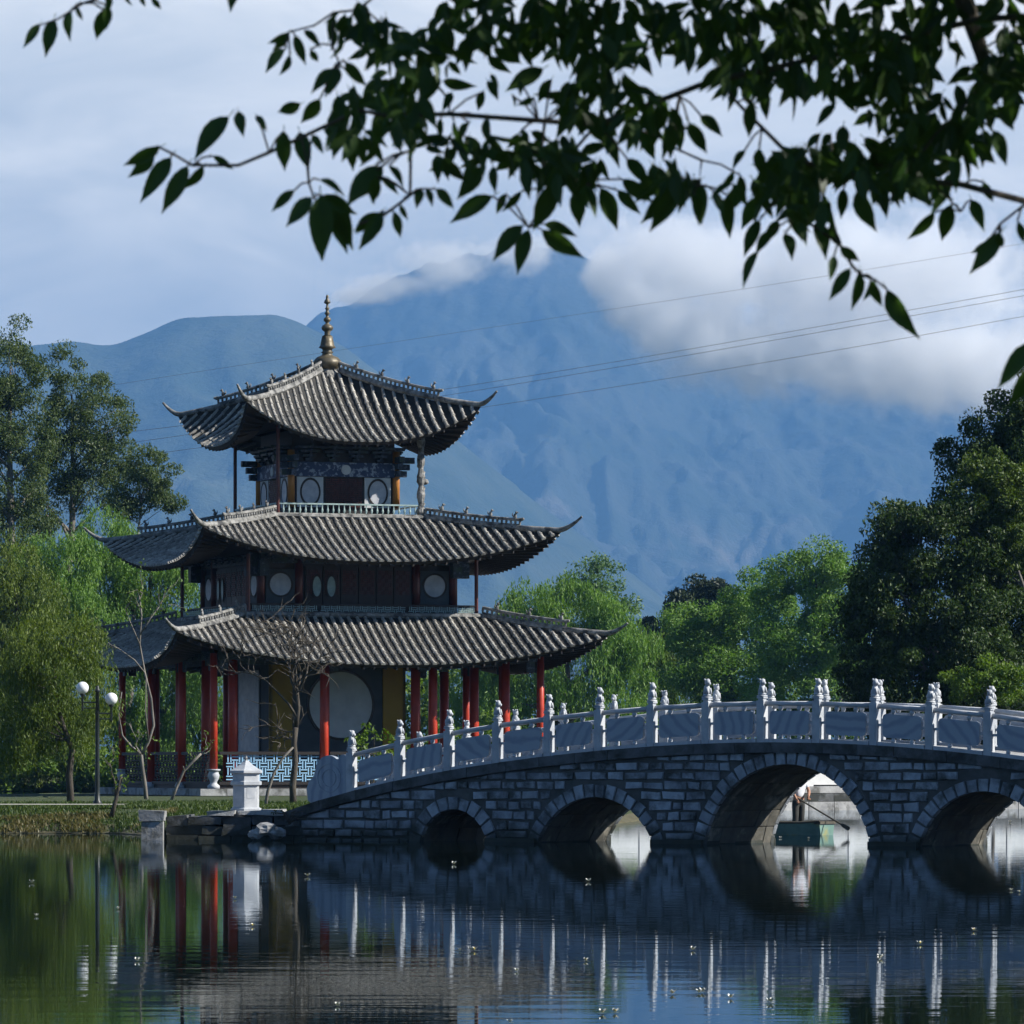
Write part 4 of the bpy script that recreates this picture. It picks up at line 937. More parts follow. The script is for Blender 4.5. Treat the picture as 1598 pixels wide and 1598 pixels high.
def tree(name, label, cat, blobs, Y, base_px, leaf, mt, bark='bark', per=60, csize=1.0, style='broad', group=None, trunk_r=0.3, zbase=0.85, limbs=14, fork=0.45, lean=0, ng=1.0, grow=1.0):
    leaf = (leaf[0] * grow, leaf[1] * grow); csize *= grow; trunk_r *= grow
    B = px_blobs(blobs, Y); base = Vector(((base_px - 799) * Y / F, Y, zbase))
    o = thing(name, label, cat, base, 0, group)
    bz_ = np.array(base)
    if Y > 200: per *= {'euc': 5.6, 'willow': 3.6, 'tuft': 4.2}.get(style, 3.6); blobs = [(b[0], b[1], b[2] * 1.14, b[3] * 1.12) for b in blobs]; B = px_blobs(blobs, Y); leaf = (leaf[0] * 0.66, leaf[1] * 0.66)
    P, cen = clump_points(B, per * ng, csize)
    n = len(P)
    if style == 'willow':
        # leaves hang on drooping strands below each point
        k = n // 6; idx = RNG.integers(0, n, k); st = P[idx]; ln = RNG.uniform(0.25, 1.25, k) * csize
        sw = RNG.normal(size=(k, 2)) * 0.16; q = np.linspace(0, 1, 6)
        pos = st[:, None, :] + np.stack([sw[:, None, 0] * q[None] * ln[:, None], sw[:, None, 1] * q[None] * ln[:, None], -q[None] ** 1.1 * ln[:, None]], 2)
        P2 = pos.reshape(-1, 3) + RNG.normal(size=(k * 6, 3)) * 0.05
        D = unit(len(P2), (0, 0, -1), 2.2); P = P2; n = len(P)
    elif style == 'tuft':
        D = unit(n, (0, 0, 1), 1.0)
    elif style == 'euc':
        D = unit(n, (0, 0, -1), 0.9)
    else: D = unit(n, (0, 0, -0.3), 0.5)
    P = P[P[:, 2] > 0.25] ; D = D[:len(P)]; n = len(P)
    Nn = np.cross(D, unit(n)); Nn /= np.linalg.norm(Nn, axis=1, keepdims=True) + 1e-9
    sz = RNG.uniform(0.7, 1.3, n)
    V, T = leaf_quads(P - bz_, D, Nn, leaf[0] * sz, leaf[1] * sz)
    link('crown', np_mesh('crown', V, T, M[mt]), o)
    # leader running up through the crown, limbs leaving it at their own heights
    m = MB(); ctop = max(b[0][2] + b[1][2] * 0.4 for b in B) - base.z; cx = np.mean([b[0] for b in B], axis=0) - bz_
    zf_ = max(0.8, ctop * fork * 0.6); ax = [Vector((0, 0, -0.6))]
    for k in range(1, 7):
        q = k / 6; ax.append(Vector((cx[0] * q * 0.9 + random.uniform(-.25, .25) * (k > 1), cx[1] * q * 0.5 + random.uniform(-.25, .25), ctop * q * 0.92)))
    m.tube(ax, [trunk_r * (1.25 - 1.12 * k / 6) for k in range(7)], 9)
    def axp(z):
        for k in range(6):
            if ax[k].z <= z <= ax[k + 1].z: return ax[k].lerp(ax[k + 1], (z - ax[k].z) / (ax[k + 1].z - ax[k].z)), trunk_r * (1.25 - 1.12 * (k + .5) / 6)
        return ax[-2].copy(), trunk_r * 0.2
    for i in RNG.permutation(len(cen))[:limbs]:
        e = Vector(cen[i] - bz_); hd = math.hypot(e.x - cx[0] * .5, e.y); s_, r_ = axp(max(zf_, min(ctop * .85, e.z - hd * random.uniform(.5, 1.1)))); e = s_.lerp(e, 0.9)
        if (e - s_).length < 0.5: continue
        k1 = s_.lerp(e, 0.4) + Vector((random.uniform(-.3, .3), random.uniform(-.3, .3), (e - s_).length * 0.10)); k2 = s_.lerp(e, 0.75) + Vector((random.uniform(-.3, .3), random.uniform(-.3, .3), (e - s_).length * 0.06)); r_ = min(r_ * .5, trunk_r * .4)
        m.tube([s_, k1, k2, e], [r_, r_ * .65, r_ * .4, r_ * .1], 6)
        for _ in range(2):
            e2 = k2 + Vector(tuple(unit(1)[0] * (e - s_).length * 0.25)); m.tube([k2, k2.lerp(e2, .5) + Vector((0, 0, .1)), e2], [r_ * .3, r_ * .2, r_ * .06], 5)
    m.build('trunk', M[bark], o, smooth=True)
    return o
GL, GR = 'trees on the far shore', 'trees on the far shore'
# dark evergreens at the picture's edge
tree('evergreen_tree', 'tall dark evergreen tree rising highest over the far shore, cut off by the picture edge', 'tree', [(1605, 610, 44, 40), (1565, 650, 40, 36), (1555, 695, 50, 45), (1508, 715, 36, 40), (1600, 760, 90, 90), (1520, 790, 60, 50), (1650, 690, 80, 110), (1640, 860, 90, 110), (1570, 870, 80, 70), (1600, 960, 90, 90), (1560, 1050, 100, 80)], 232, 1620, (0.30, 0.13), 'l_dark', 'palebark', per=90, csize=0.95, style='tuft', group=GR, trunk_r=0.45, limbs=26)
tree('evergreen_tree', 'broad dark evergreen tree on the far shore with bushy lit tufts', 'tree', [(1440, 815, 60, 40), (1400, 840, 45, 38), (1480, 850, 80, 70), (1375, 895, 42, 55), (1440, 940, 90, 80), (1375, 980, 60, 80), (1365, 1050, 60, 60), (1500, 980, 90, 90), (1440, 1060, 100, 80), (1520, 1080, 90, 60)], 226, 1470, (0.30, 0.13), 'l_dark', 'palebark', per=90, csize=0.9, style='tuft', group=GR, trunk_r=0.4, limbs=26)
tree('broadleaf_tree', 'lighter green tufted tree standing before the tallest dark evergreen', 'tree', [(1545, 735, 45, 32), (1510, 755, 30, 22), (1575, 770, 34, 34), (1550, 790, 40, 26), (1590, 840, 40, 40), (1560, 860, 36, 30), (1520, 820, 34, 26)], 226, 1650, (0.26, 0.12), 'l_tuft', 'palebark', per=46, csize=0.55, group=GR, trunk_r=0.15, limbs=16, fork=0.45, lean=1)
tree('shrub', 'bright green shrub on the far shore just above the bridge railing at the picture edge', 'shrub', [(1545, 1050, 40, 26), (1505, 1066, 30, 22), (1580, 1070, 40, 30)], 219, 1550, (0.24, 0.11), 'l_mid', 'palebark', per=50, csize=0.55, group=GR, trunk_r=0.08, limbs=6)
# willows beyond the bridge
tree('willow_tree', 'tallest green willow on the far shore, just left of the dark evergreens', 'tree', [(1275, 893, 52, 36), (1235, 930, 60, 48), (1310, 925, 50, 55), (1325, 1000, 56, 74), (1255, 1000, 70, 55), (1300, 1080, 70, 50), (1225, 1075, 60, 50)], 462, 1275, (0.30, 0.11), 'l_willow', per=120, csize=1.0, style='bushy', grow=1.75, group=GR, trunk_r=0.35)
tree('willow_tree', 'low rounded willow with bright crown on the far shore behind the bridge crest', 'tree', [(1175, 945, 60, 42), (1120, 975, 62, 42), (1195, 1000, 66, 50), (1080, 1000, 56, 42), (1150, 1055, 84, 54), (1090, 1070, 70, 40)], 474, 1150, (0.30, 0.11), 'l_willow', per=120, csize=0.95, style='bushy', grow=1.75, group=GR, trunk_r=0.3)
tree('willow_tree', 'small dark green willow on the far shore where the trees dip lowest', 'tree', [(1050, 1010, 50, 42), (1015, 1035, 42, 48), (1075, 1065, 62, 48)], 488, 1045, (0.32, 0.085), 'l_mid', per=110, csize=0.9, style='willow', grow=1.75, group=GR, trunk_r=0.25)
tree('round_tree', 'dark rounded tree with flat top peeping over the willows', 'tree', [(1098, 925, 36, 20), (1068, 945, 30, 22), (1115, 945, 30, 25), (1035, 985, 30, 22), (1080, 985, 45, 30)], 560, 1090, (0.42, 0.2), 'l_blue', per=90, csize=0.85, grow=1.75, group=GR, trunk_r=0.35, limbs=6)
# behind the pavilion
tree('willow_tree', 'bright green willow rising right behind the eaves of the pavilion', 'tree', [(850, 935, 60, 30), (905, 950, 70, 45), (960, 985, 48, 50), (820, 960, 50, 40), (985, 1030, 35, 55), (900, 1030, 90, 60), (800, 1030, 60, 60), (760, 1080, 70, 60), (930, 1100, 80, 40)], 450, 890, (0.34, 0.085), 'l_willow', per=120, csize=1.0, style='willow', grow=1.75, group=GR, trunk_r=0.4)
tree('poplar_tree', 'slender pale poplar standing up behind the bright willow beside the pavilion', 'tree', [(935, 900, 28, 26), (945, 930, 40, 30), (975, 945, 18, 22), (915, 915, 18, 25), (940, 980, 45, 40)], 520, 940, (0.30, 0.16), 'l_pale', per=34, csize=0.8, grow=1.75, group=GR, trunk_r=0.22, limbs=12)
# left of the pavilion
tree('eucalyptus_tree', 'tallest eucalyptus with pale trunk at the edge of the picture', 'tree', [(20, 530, 24, 32), (25, 590, 38, 50), (5, 650, 50, 60), (40, 690, 40, 50), (10, 760, 55, 60), (-40, 650, 50, 90), (30, 830, 50, 45)], 400, 18, (0.42, 0.15), 'l_euc', 'palebark', per=42, csize=1.25, style='euc', group=GL, trunk_r=0.55, limbs=22)
tree('eucalyptus_tree', 'spreading eucalyptus with lobed crown standing above the willows', 'tree', [(100, 575, 30, 26), (125, 620, 48, 36), (95, 660, 44, 40), (160, 665, 42, 42), (130, 715, 60, 40), (175, 720, 38, 32), (85, 740, 44, 40), (140, 770, 50, 30), (65, 790, 40, 36)], 405, 95, (0.42, 0.15), 'l_euc', 'palebark', per=42, csize=1.2, style='euc', group=GL, trunk_r=0.5, limbs=24)
tree('eucalyptus_tree', 'smallest eucalyptus crown, nearest to the middle roof of the pavilion', 'tree', [(225, 725, 32, 24), (255, 745, 32, 24), (215, 765, 40, 24), (250, 780, 28, 18), (195, 790, 30, 20)], 395, 190, (0.42, 0.15), 'l_euc', 'palebark', per=40, csize=1.0, style='euc', group=GL, trunk_r=0.3, limbs=14)
tree('willow_tree', 'fresh green willow spreading behind the lower roofs of the pavilion', 'tree', [(165, 840, 50, 40), (220, 890, 60, 45), (150, 910, 60, 50), (275, 930, 50, 60), (200, 970, 70, 50), (290, 1010, 60, 60), (230, 1080, 80, 70), (300, 1130, 70, 80), (180, 1150, 80, 70), (360, 1080, 60, 70)], 385, 225, (0.46, 0.12), 'l_willow', per=110, csize=1.35, style='willow', group=GL, trunk_r=0.45)
tree('willow_tree', 'mid green willow below the tall eucalyptus', 'tree', [(100, 870, 50, 40), (55, 880, 50, 45), (90, 930, 70, 50), (120, 1000, 60, 60), (60, 1010, 70, 60)], 378, 80, (0.44, 0.12), 'l_willow', per=110, csize=1.3, style='willow', group=GL, trunk_r=0.4)
tree('golden_willow', 'yellow-green willow hanging over the water at the edge of the picture', 'tree', [(20, 880, 40, 45), (30, 950, 60, 60), (60, 1020, 70, 60), (10, 1050, 60, 80), (70, 1100, 70, 60), (20, 1150, 80, 60), (-40, 1000, 60, 120)], 372, 15, (0.42, 0.12), 'l_gold', per=110, csize=1.25, style='willow', group=GL, trunk_r=0.4)
tree('young_willow', 'young feathery willow with slim trunk on the grass beside the street lamp', 'tree', [(100, 1050, 60, 50), (45, 1010, 60, 60), (30, 1090, 60, 60), (150, 1095, 36, 40), (90, 1130, 65, 42), (30, 1155, 60, 42), (125, 1000, 40, 40)], 168, 112, (0.15, 0.032), 'l_gold', per=260, csize=0.6, style='willow', trunk_r=0.11, zbase=0.66, limbs=16, fork=0.6)
# undergrowth behind the shore so that no horizon shows between trunks
def mass(name, label, spec, mt, leaf, per, csize):
    V = []; T = []; o = 0
    B = []
    for x, y, rx, ry, Y in spec: B += px_blobs([(x, y, rx, ry)], Y)
    P, cen = clump_points(B, per, csize); P = P[P[:, 2] > 0.1]; n = len(P); D = unit(n, (0, 0, 0.4), 0.5); Nn = np.cross(D, unit(n)); Nn /= np.linalg.norm(Nn, axis=1, keepdims=True) + 1e-9
    sz = RNG.uniform(0.7, 1.3, n); V, T = leaf_quads(P, D, Nn, leaf[0] * sz, leaf[1] * sz)
    tag(link(name, np_mesh(name, V, T, M[mt])), label, 'undergrowth', kind='stuff')
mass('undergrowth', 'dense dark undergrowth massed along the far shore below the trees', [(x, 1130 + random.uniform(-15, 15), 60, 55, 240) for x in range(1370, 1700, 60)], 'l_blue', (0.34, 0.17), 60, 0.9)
mass('undergrowth', 'dense green undergrowth along the distant shore behind the bridge', [(x, 1150 + random.uniform(-15, 15), 60, 60, 478) for x in range(780, 1330, 60)] + [(x, 1105 + random.uniform(-15, 15), 60, 90, 482) for x in range(430, 800, 55)], 'l_mid', (0.6, 0.26), 60, 1.7)
mass('undergrowth', 'dense green undergrowth along the water behind the pavilion', [(x, 1165 + random.uniform(-15, 15), 60, 60, 388) for x in range(-60, 780, 75)], 'l_mid', (0.5, 0.22), 60, 1.4)

mass('undergrowth', 'low green undergrowth overhanging the water beyond the lawn', [(x, 1205 + random.uniform(-8, 8), 50, 32, 371) for x in range(-60, 420, 50)], 'l_mid', (0.4, 0.16), 130, 1.1)

# ================================================================== SMALL THINGS
def branchy(name, label, cat, Y, lines, mt, base_px, r_scale=1.0, twigs=0, twig_len=0.5, zbase=0.66, leaves=None, seed=0):
    """Bare tree from limb lines in photo columns/rows: [(radius0, radius1, [(px,py),...]), ...]"""
    rd = random.Random(seed); base = Vector(((base_px - 799) * Y / F, Y, zbase)); o = thing(name, label, cat, base)
    m = MB(); ends = []
    for li, (r0, r1, pts) in enumerate(lines):
        n = len(pts); yo = 0.0 if li == 0 else rd.uniform(-0.5, 0.5)
        P = []
        for i, p in enumerate(pts):
            y = Y + yo * i / max(1, n - 1); P.append(at(p[0], p[1], y) - base)
        if li == 0: P[0].z = -0.15
        m.tube(P, [(r0 + (r1 - r0) * i / max(1, n - 1)) * r_scale for i in range(n)], 7)
        ends += [(P[i], (P[i] - P[i - 1]).normalized()) for i in range(max(1, n - 2), n)]
    o_tr = m.build('trunk', M[mt], o, smooth=True)
    if twigs:
        m = MB(); tips = []
        for k in range(twigs):
            p, d = rd.choice(ends); ln = twig_len * rd.uniform(0.4, 1.2); q = p.copy(); P = [q.copy()]; dd = d.copy()
            for s_ in range(3):
                dd = (dd + Vector((rd.gauss(0, .45), rd.gauss(0, .45), rd.gauss(0.05, .40)))).normalized(); q = q + dd * ln / 3; P.append(q.copy())
            m.tube(P, [0.016, 0.012, 0.008, 0.004], 4, cap=False); tips.append(q); ends.append((P[2], dd))
        tw = m.build('twigs', M[mt], o); tw['kind'] = 'stuff'
        if leaves:
            n = leaves[0]; tp = np.array([tuple(rd.choice(tips)) for _ in range(n)]) + RNG.normal(size=(n, 3)) * leaves[3]
            D = unit(n, (0, 0, -1), 0.8); Nn = np.cross(D, unit(n)); Nn /= np.linalg.norm(Nn, axis=1, keepdims=True) + 1e-9
            sz = RNG.uniform(.6, 1.3, n); V, T = leaf_quads(tp, D, Nn, leaves[1] * sz, leaves[2] * sz); link('foliage', np_mesh('foliage', V, T, M[leaves[4]]), o)['kind'] = 'stuff'
    return o
branchy('forked_tree', 'slim pale bare tree forking low, in front of the dark corner of the pavilion', 'tree', 182, [(0.10, 0.06, [(229, 1252), (226, 1222), (222, 1195), (221, 1177)]), (0.06, 0.02, [(221, 1177), (205, 1165), (191, 1148), (185, 1115), (190, 1080)]), (0.065, 0.03, [(221, 1177), (232, 1158), (240, 1132), (236, 1090), (226, 1050), (218, 1005), (221, 960), (218, 935)]), (0.035, 0.012, [(226, 1050), (210, 1030), (185, 1012), (160, 1005)]), (0.035, 0.012, [(218, 1005), (205, 975), (195, 950)]), (0.035, 0.012, [(219, 990), (235, 965), (250, 945)]), (0.04, 0.015, [(232, 1158), (227, 1110), (228, 1060)])], 'palebark', 229, 0.85, twigs=46, twig_len=0.8, leaves=(260, 0.14, 0.07, 0.12, 'l_mid'), seed=3)
branchy('bare_tree', 'dark bare tree with a bushy head of twigs beside the pedestal', 'tree', 158, [(0.13, 0.09, [(458, 1252), (457, 1225), (461, 1190), (459, 1160), (462, 1135)]), (0.085, 0.04, [(462, 1135), (466, 1105), (464, 1080), (470, 1050)]), (0.05, 0.02, [(464, 1120), (450, 1098), (435, 1082), (415, 1062), (395, 1052)]), (0.045, 0.015, [(465, 1085), (455, 1065), (452, 1040), (440, 1018)]), (0.045, 0.015, [(466, 1080), (478, 1055), (482, 1030), (478, 1010)]), (0.04, 0.015, [(464, 1080), (462, 1050), (460, 1020), (462, 995)]), (0.03, 0.015, [(458, 1142), (448, 1142), (438, 1137)]), (0.035, 0.015, [(470, 1060), (490, 1045), (500, 1025)])], 'bark', 458, 0.9, twigs=340, twig_len=0.75, seed=5)
branchy('leaning_sapling', 'pale sapling leaning across the blue lattice towards the bare tree', 'tree', 150, [(0.055, 0.03, [(413, 1256), (418, 1235), (428, 1205), (441, 1183), (458, 1166)])], 'palebark', 413, 1.0, seed=6)
branchy('cut_sapling', 'slanting pale sapling with few leaves in front of the platform corner', 'tree', 178, [(0.06, 0.04, [(265, 1252), (276, 1228), (287, 1203), (300, 1190), (314, 1176)]), (0.03, 0.02, [(287, 1203), (286, 1196)])], 'palebark', 265, 1.0, twigs=8, twig_len=0.5, leaves=(40, 0.13, 0.06, 0.1, 'l_mid'), seed=8)
branchy('dark_stump', 'short dark leafy stem bending up at the edge of the grass bank', 'tree', 141.2, [(0.07, 0.04, [(173, 1273), (180, 1252), (184, 1235), (190, 1212)]), (0.04, 0.015, [(180, 1252), (181, 1230), (178, 1215)])], 'bark', 174, 1.0, twigs=14, twig_len=0.4, zbase=0.55, leaves=(130, 0.12, 0.05, 0.12, 'l_mid'), seed=9)

# street lamp with two globes
LY = 148.0
lp = at(152, 1258, LY); lamp = thing('street_lamp', 'dark two-armed street lamp with white globes on the grass bank', 'lamp', lp)
sL = F / LY
m = MB(); m.lathe([(0.13, -0.1), (0.13, 0.12), (0.085, 0.18), (0.07, 0.5), (0.06, 2.0), (0.055, 3.28), (0.08, 3.30), (0.08, 3.36), (0.05, 3.40), (0.055, 3.44), (0.0, 3.50)], 12); m.build('pole', M['darkmetal'], lamp, smooth=True)
for px_, py_, y_ in ((129, 1073.5, -0.05), (173.5, 1090.5, 0.05)):
    g = at(px_, py_, LY) - lp; rr = 0.18; zarm = g.z - 0.42
    m = MB(); m.tube([(0, 0, zarm), (g.x, y_, zarm)], 0.022, 6); m.tube([(0, 0, zarm - 0.16), (g.x, y_, zarm - 0.16)], 0.018, 6); m.build('arm', M['darkmetal'], lamp)
    m = MB(); m.lathe([(0.02, zarm - 0.24), (0.03, zarm - 0.2), (0.03, g.z - 0.26), (0.075, g.z - 0.2), (0.08, g.z - 0.16)], 10, (g.x, y_, 0)); m.build('globe_holder', M['darkmetal'], lamp, smooth=True)
    m = MB(); m.lathe([(rr * math.sin(q), g.z - rr * math.cos(q)) for q in np.linspace(0.35, math.pi - 0.01, 16)], 24, (g.x, y_, 0)); m.build('globe', M['globe'], lamp, smooth=True)

# stone lantern pedestal at the bridge foot
pp = at(384, 1262, 128.6); ped = thing('stone_pedestal', 'white hexagonal stone pedestal with roof-shaped cap at the bridge foot', 'pedestal', pp, R(26))
def hexl(prof): m = MB(); m.lathe(prof, 6); return m
for nm, pr, mt in (('base', [(0.42, -0.3), (0.42, 0.0), (0.37, 0.03)], 'marble'), ('shaft', [(0.355, 0.03), (0.355, 0.585)], 'marble'), ('collar', [(0.37, 0.585), (0.425, 0.60), (0.425, 0.68), (0.37, 0.70)], 'marble'), ('head', [(0.365, 0.70), (0.365, 0.88)], 'marble'), ('cap', [(0.40, 0.88), (0.445, 0.90), (0.445, 0.955), (0.34, 1.0), (0.19, 1.09), (0.10, 1.17), (0.07, 1.21)], 'marble'), ('cap_knob', [(0.05, 1.21), (0.035, 1.24), (0.05, 1.27), (0.01, 1.33)], 'ridge')):
    hexl(pr).build(nm, M[mt], ped)
for k in range(6):                            # sunk tablets on the faces
    a = math.pi / 3 * k + math.pi / 6; Mx = Matrix.Rotation(a, 4, 'Z')
    m = MB(); m.box(0.300, 0.312, -0.11, 0.11, 0.26, 0.54, Mx); m.build('tablet', M['marble'], ped)

# quay of rough blocks under the pedestal
quay = thing('stone_quay', 'rough grey stone quay wall at the water below the pedestal', 'quay', (-9.2, 127.4, 0))
qb = Vector((-9.2, 127.4, 0))
def block(par, x0, x1, y0, y1, z0, z1, j=0.02, mt='stone', name='stone'):
    m = MB(); r_ = lambda: random.uniform(-j, j)
    m.hexa([(x + r_(), y + r_(), z + r_()) for x, y, z in ((x0, y0, z0), (x1, y0, z0), (x1, y1, z0), (x0, y1, z0), (x0, y0, z1), (x1, y0, z1), (x1, y1, z1), (x0, y1, z1))]); return m.build(name, M[mt], par)
block(quay, 0.02, 0.55, -0.55, 0.45, -0.6, 0.46, 0.02); block(quay, -0.04, 0.60, -0.60, 0.5, 0.47, 0.74, 0.02)
x = 0.62
for lv, (z0, z1) in enumerate(((-0.5, 0.10), (0.12, 0.36), (0.38, 0.60))):
    x = 0.62
    while x < 5.4:
        ln = random.uniform(0.45, 0.9); block(quay, x, min(x + ln - 0.03, 5.4), 0.10 + random.uniform(-0.05, 0.08) + lv * 0.03, 3.2, z0, z1, 0.035, 'coping'); x += ln
for x0, ln in ((1.6, .7), (2.4, .8), (2.95, .55)): block(quay, x0, x0 + ln, 0.05 + x0 * .02, 2.4, 0.61, 0.74, 0.03)
# rocks and steps under the bridge end
for i, (px_, py_, sz) in enumerate(((415, 1290, 0.28), (400, 1298, 0.2), (432, 1296, 0.25), (560, 1282, 0.16))):
    p = at(px_, py_, 126.9); m = MB(); m.blob((0, 0, 0), (sz, sz * .8, sz * .6), i + 5, 0.5, 9, 6); o = m.build('rock', M['stone'], loc=p - Vector((0, 0, 0.06)))
    tag(o, ('grey rock below the pedestal at the waterline', 'small low rock in the water before the quay', 'grey rock beside the first bridge stones', 'small pale rock lodged at the bridge abutment')[i], 'rock')

# bush between bridge and pavilion
def bush(name, label, px_, py_, rx, ry, Y, mt, n, leaf, group=None):
    c = at(px_, py_, Y); s = F / Y; base = Vector((c.x, Y, 0.6)); o = thing(name, label, 'shrub', base, 0, group)
    m = MB(); cc = c - base; 
    for k in range(9):
        e = cc + Vector((random.uniform(-1, 1) * rx / s, random.uniform(-.5, .5), random.uniform(-.6, .8) * ry / s)); m.tube([(0, 0, -0.2), Vector((e.x * .3, e.y * .3, e.z * .6)), e], [0.03, 0.02, 0.006], 5)
    m.build('stems', M['bark'], o)
    P, _ = clump_points([(tuple(cc), (rx / s, 0.6, ry / s))], n, 0.22); P = P[P[:, 2] > 0.05]; k = len(P); D = unit(k, (0, 0, -.3), .6); Nn = np.cross(D, unit(k)); Nn /= np.linalg.norm(Nn, axis=1, keepdims=True) + 1e-9; sz = RNG.uniform(.7, 1.3, k)
    V, T = leaf_quads(P, D, Nn, leaf[0] * sz, leaf[1] * sz); link('foliage', np_mesh('foliage', V, T, M[mt]), o)['kind'] = 'stuff'
bush('leafy_shrub', 'yellow-green leafy shrub showing above the first bridge panel', 583, 1170, 36, 38, 136, 'l_mid', 10, (0.13, 0.06))
bush('leafy_shrub', 'small green shrub glimpsed below the second bridge handrail', 640, 1200, 40, 26, 137, 'l_mid', 9, (0.12, 0.06))
bush('leafy_shrub', 'dark scrub growing along the foot of the bridge abutment', 452, 1276, 34, 16, 127.4, 'l_dark', 9, (0.09, 0.04))

# balustrade and embankment on the far shore behind the bridge
FY = 212.0; at_far = Vector((12.6, FY, 0))
emb = thing('embankment', 'grey stepped stone embankment on the far shore seen through the arches', 'embankment', at_far, R(36))
for k, (z0, z1, y0, mt) in enumerate(((-0.6, 0.36, 0.0, 'stone'), (0.38, 0.70, 0.35, 'coping'), (0.72, 1.0, 0.7, 'stone'))):
    x = -15.0
    while x < 15:
        ln = random.uniform(1.3, 2.2); m = MB(); m.box(x, x + ln - .03, y0 + random.uniform(0, .03), 3.5, z0, z1); m.build('stone', M[mt], emb); x += ln
bal = thing('marble_parapet', 'long white marble parapet on the far shore seen through the largest arch', 'parapet', at_far + Vector((-.59, .81, 1.0)), R(36))
x = -15.0
while x < 15:
    m = MB(); m.box(x + .16, x + 2.04, -.09, .09, 0.06, 0.86); m.build('panel', M['white'], bal); m = MB(); m.box(x - .15, x + .15, -.13, .13, 0, 1.15); m.lathe([(0.10, 1.15), (0.13, 1.22), (0.10, 1.34), (0.02, 1.42)], 8, (x, 0, 0)); m.build('post', M['white'], bal)
    m = MB(); m.box(x + .15, x + 2.05, -.12, .12, 0.90, 1.02); m.build('handrail', M['white'], bal); x += 2.2

# boat under the great arch
BYW = 137.0
bp_ = at(1262, 1303, BYW); bp_.z = 0.0
boat = thing('rowing_boat', 'small green flat-bottomed boat under the largest arch', 'boat', bp_, R(180 - 33)); boat.scale = (0.9, 0.9, 0.9)   # local +x = bow
secs = [(-0.62, 0.46, 0.36, -0.05, 0.40), (0.0, 0.52, 0.42, -0.10, 0.36), (1.2, 0.55, 0.45, -0.12, 0.35), (2.4, 0.45, 0.34, -0.10, 0.38), (3.2, 0.20, 0.12, 0.0, 0.50)]
def hull(off, zo):
    return [[(x, -wt + off, zt_ - zo), (x, -wb + off, zb_ + off * .8), (x, wb - off, zb_ + off * .8), (x, wt - off, zt_ - zo)] for x, wt, wb, zb_, zt_ in secs]
m = MB(); o_ = hull(0, 0); i_ = hull(0.05, 0.0)
m.quadgrid(o_); m.quadgrid([r_[::-1] for r_ in i_])
for A in (0, -1):
    b0 = len(m.v); m.v += o_[A]; m.face(b0, b0 + 1, b0 + 2, b0 + 3)
m.build('hull', M['boatgreen'], boat)
for s_ in (0, 3):
    m = MB(); m.tube([Vector(r_[s_]) + Vector((0, 0.02 if s_ == 0 else -0.02, 0.01)) for r_ in o_], 0.04, 6); m.build('gunwale', M['boatdark'], boat)
m = MB(); m.box(-0.66, -0.30, -0.47, 0.47, 0.33, 0.41); m.build('stern_deck', M['boatdark'], boat)
m = MB(); m.box(1.3, 1.55, -0.48, 0.48, 0.20, 0.24); m.build('thwart', M['boatdark'], boat)
m = MB(); m.box(-0.5, 2.3, -0.34, 0.34, -0.03, 0.0); m.build('floorboard', M['boatdark'], boat)

# boatman, seen from behind, one continuous skinned body
def skin_mesh(name, verts, edges, radii, mt, root=0, sub=2):
    me = bpy.data.meshes.new(name); me.from_pydata(verts, edges, []); ob = bpy.data.objects.new(name, me); C.objects.link(ob)
    md = ob.modifiers.new('s', 'SKIN'); sv = me.skin_vertices[0].data
    for i, r_ in enumerate(radii): sv[i].radius = (r_, r_) if not hasattr(r_, '__len__') else r_
    sv[root].use_root = True
    s2 = ob.modifiers.new('d', 'SUBSURF'); s2.levels = sub; s2.render_levels = sub
    bpy.context.view_layer.update(); dg = bpy.context.evaluated_depsgraph_get()
    me2 = bpy.data.meshes.new_from_object(ob.evaluated_get(dg)); bpy.data.objects.remove(ob); bpy.data.meshes.remove(me)
    me2.name = name; me2.materials.clear(); me2.materials.append(mt); me2.polygons.foreach_set('use_smooth', [True] * len(me2.polygons)); return me2
pfeet = at(1246, 1294, 137.6); pfeet.z = 0.02
per = thing('person', 'person in white shirt and dark grey trousers standing in the boat holding a long oar', 'person', pfeet, R(-60))   # local +x faces away to the right
#        0 pelvis     1 belly        2 chest        3 neck         4 head         5-7 right arm (camera right) ... local y = left of the body
Vb = [(0, 0, .92), (.02, 0, 1.10), (.05, 0, 1.32), (.09, 0, 1.47), (.12, 0, 1.60), (.05, -.19, 1.38), (.12, -.26, 1.13), (.26, -.22, .92), (.05, .19, 1.38), (.16, .24, 1.13), (.34, .10, 1.0), (0, -.10, .86), (.03, -.11, .48), (-.02, -.12, .08), (.12, -.13, .03), (0, .10, .86), (-.02, .11, .48), (-.06, .12, .08), (.08, .14, .03)]
Eb = [(0, 1), (1, 2), (2, 3), (3, 4), (2, 5), (5, 6), (6, 7), (2, 8), (8, 9), (9, 10), (0, 11), (11, 12), (12, 13), (13, 14), (0, 15), (15, 16), (16, 17), (17, 18)]
Rb = [(.14, .11), (.13, .10), (.15, .11), .055, (.085, .10), .06, .045, .032, .06, .045, .032, .085, .06, .042, .04, .085, .06, .042, .04]
link('body', skin_mesh('body', Vb, Eb, Rb, M['skin']), per)
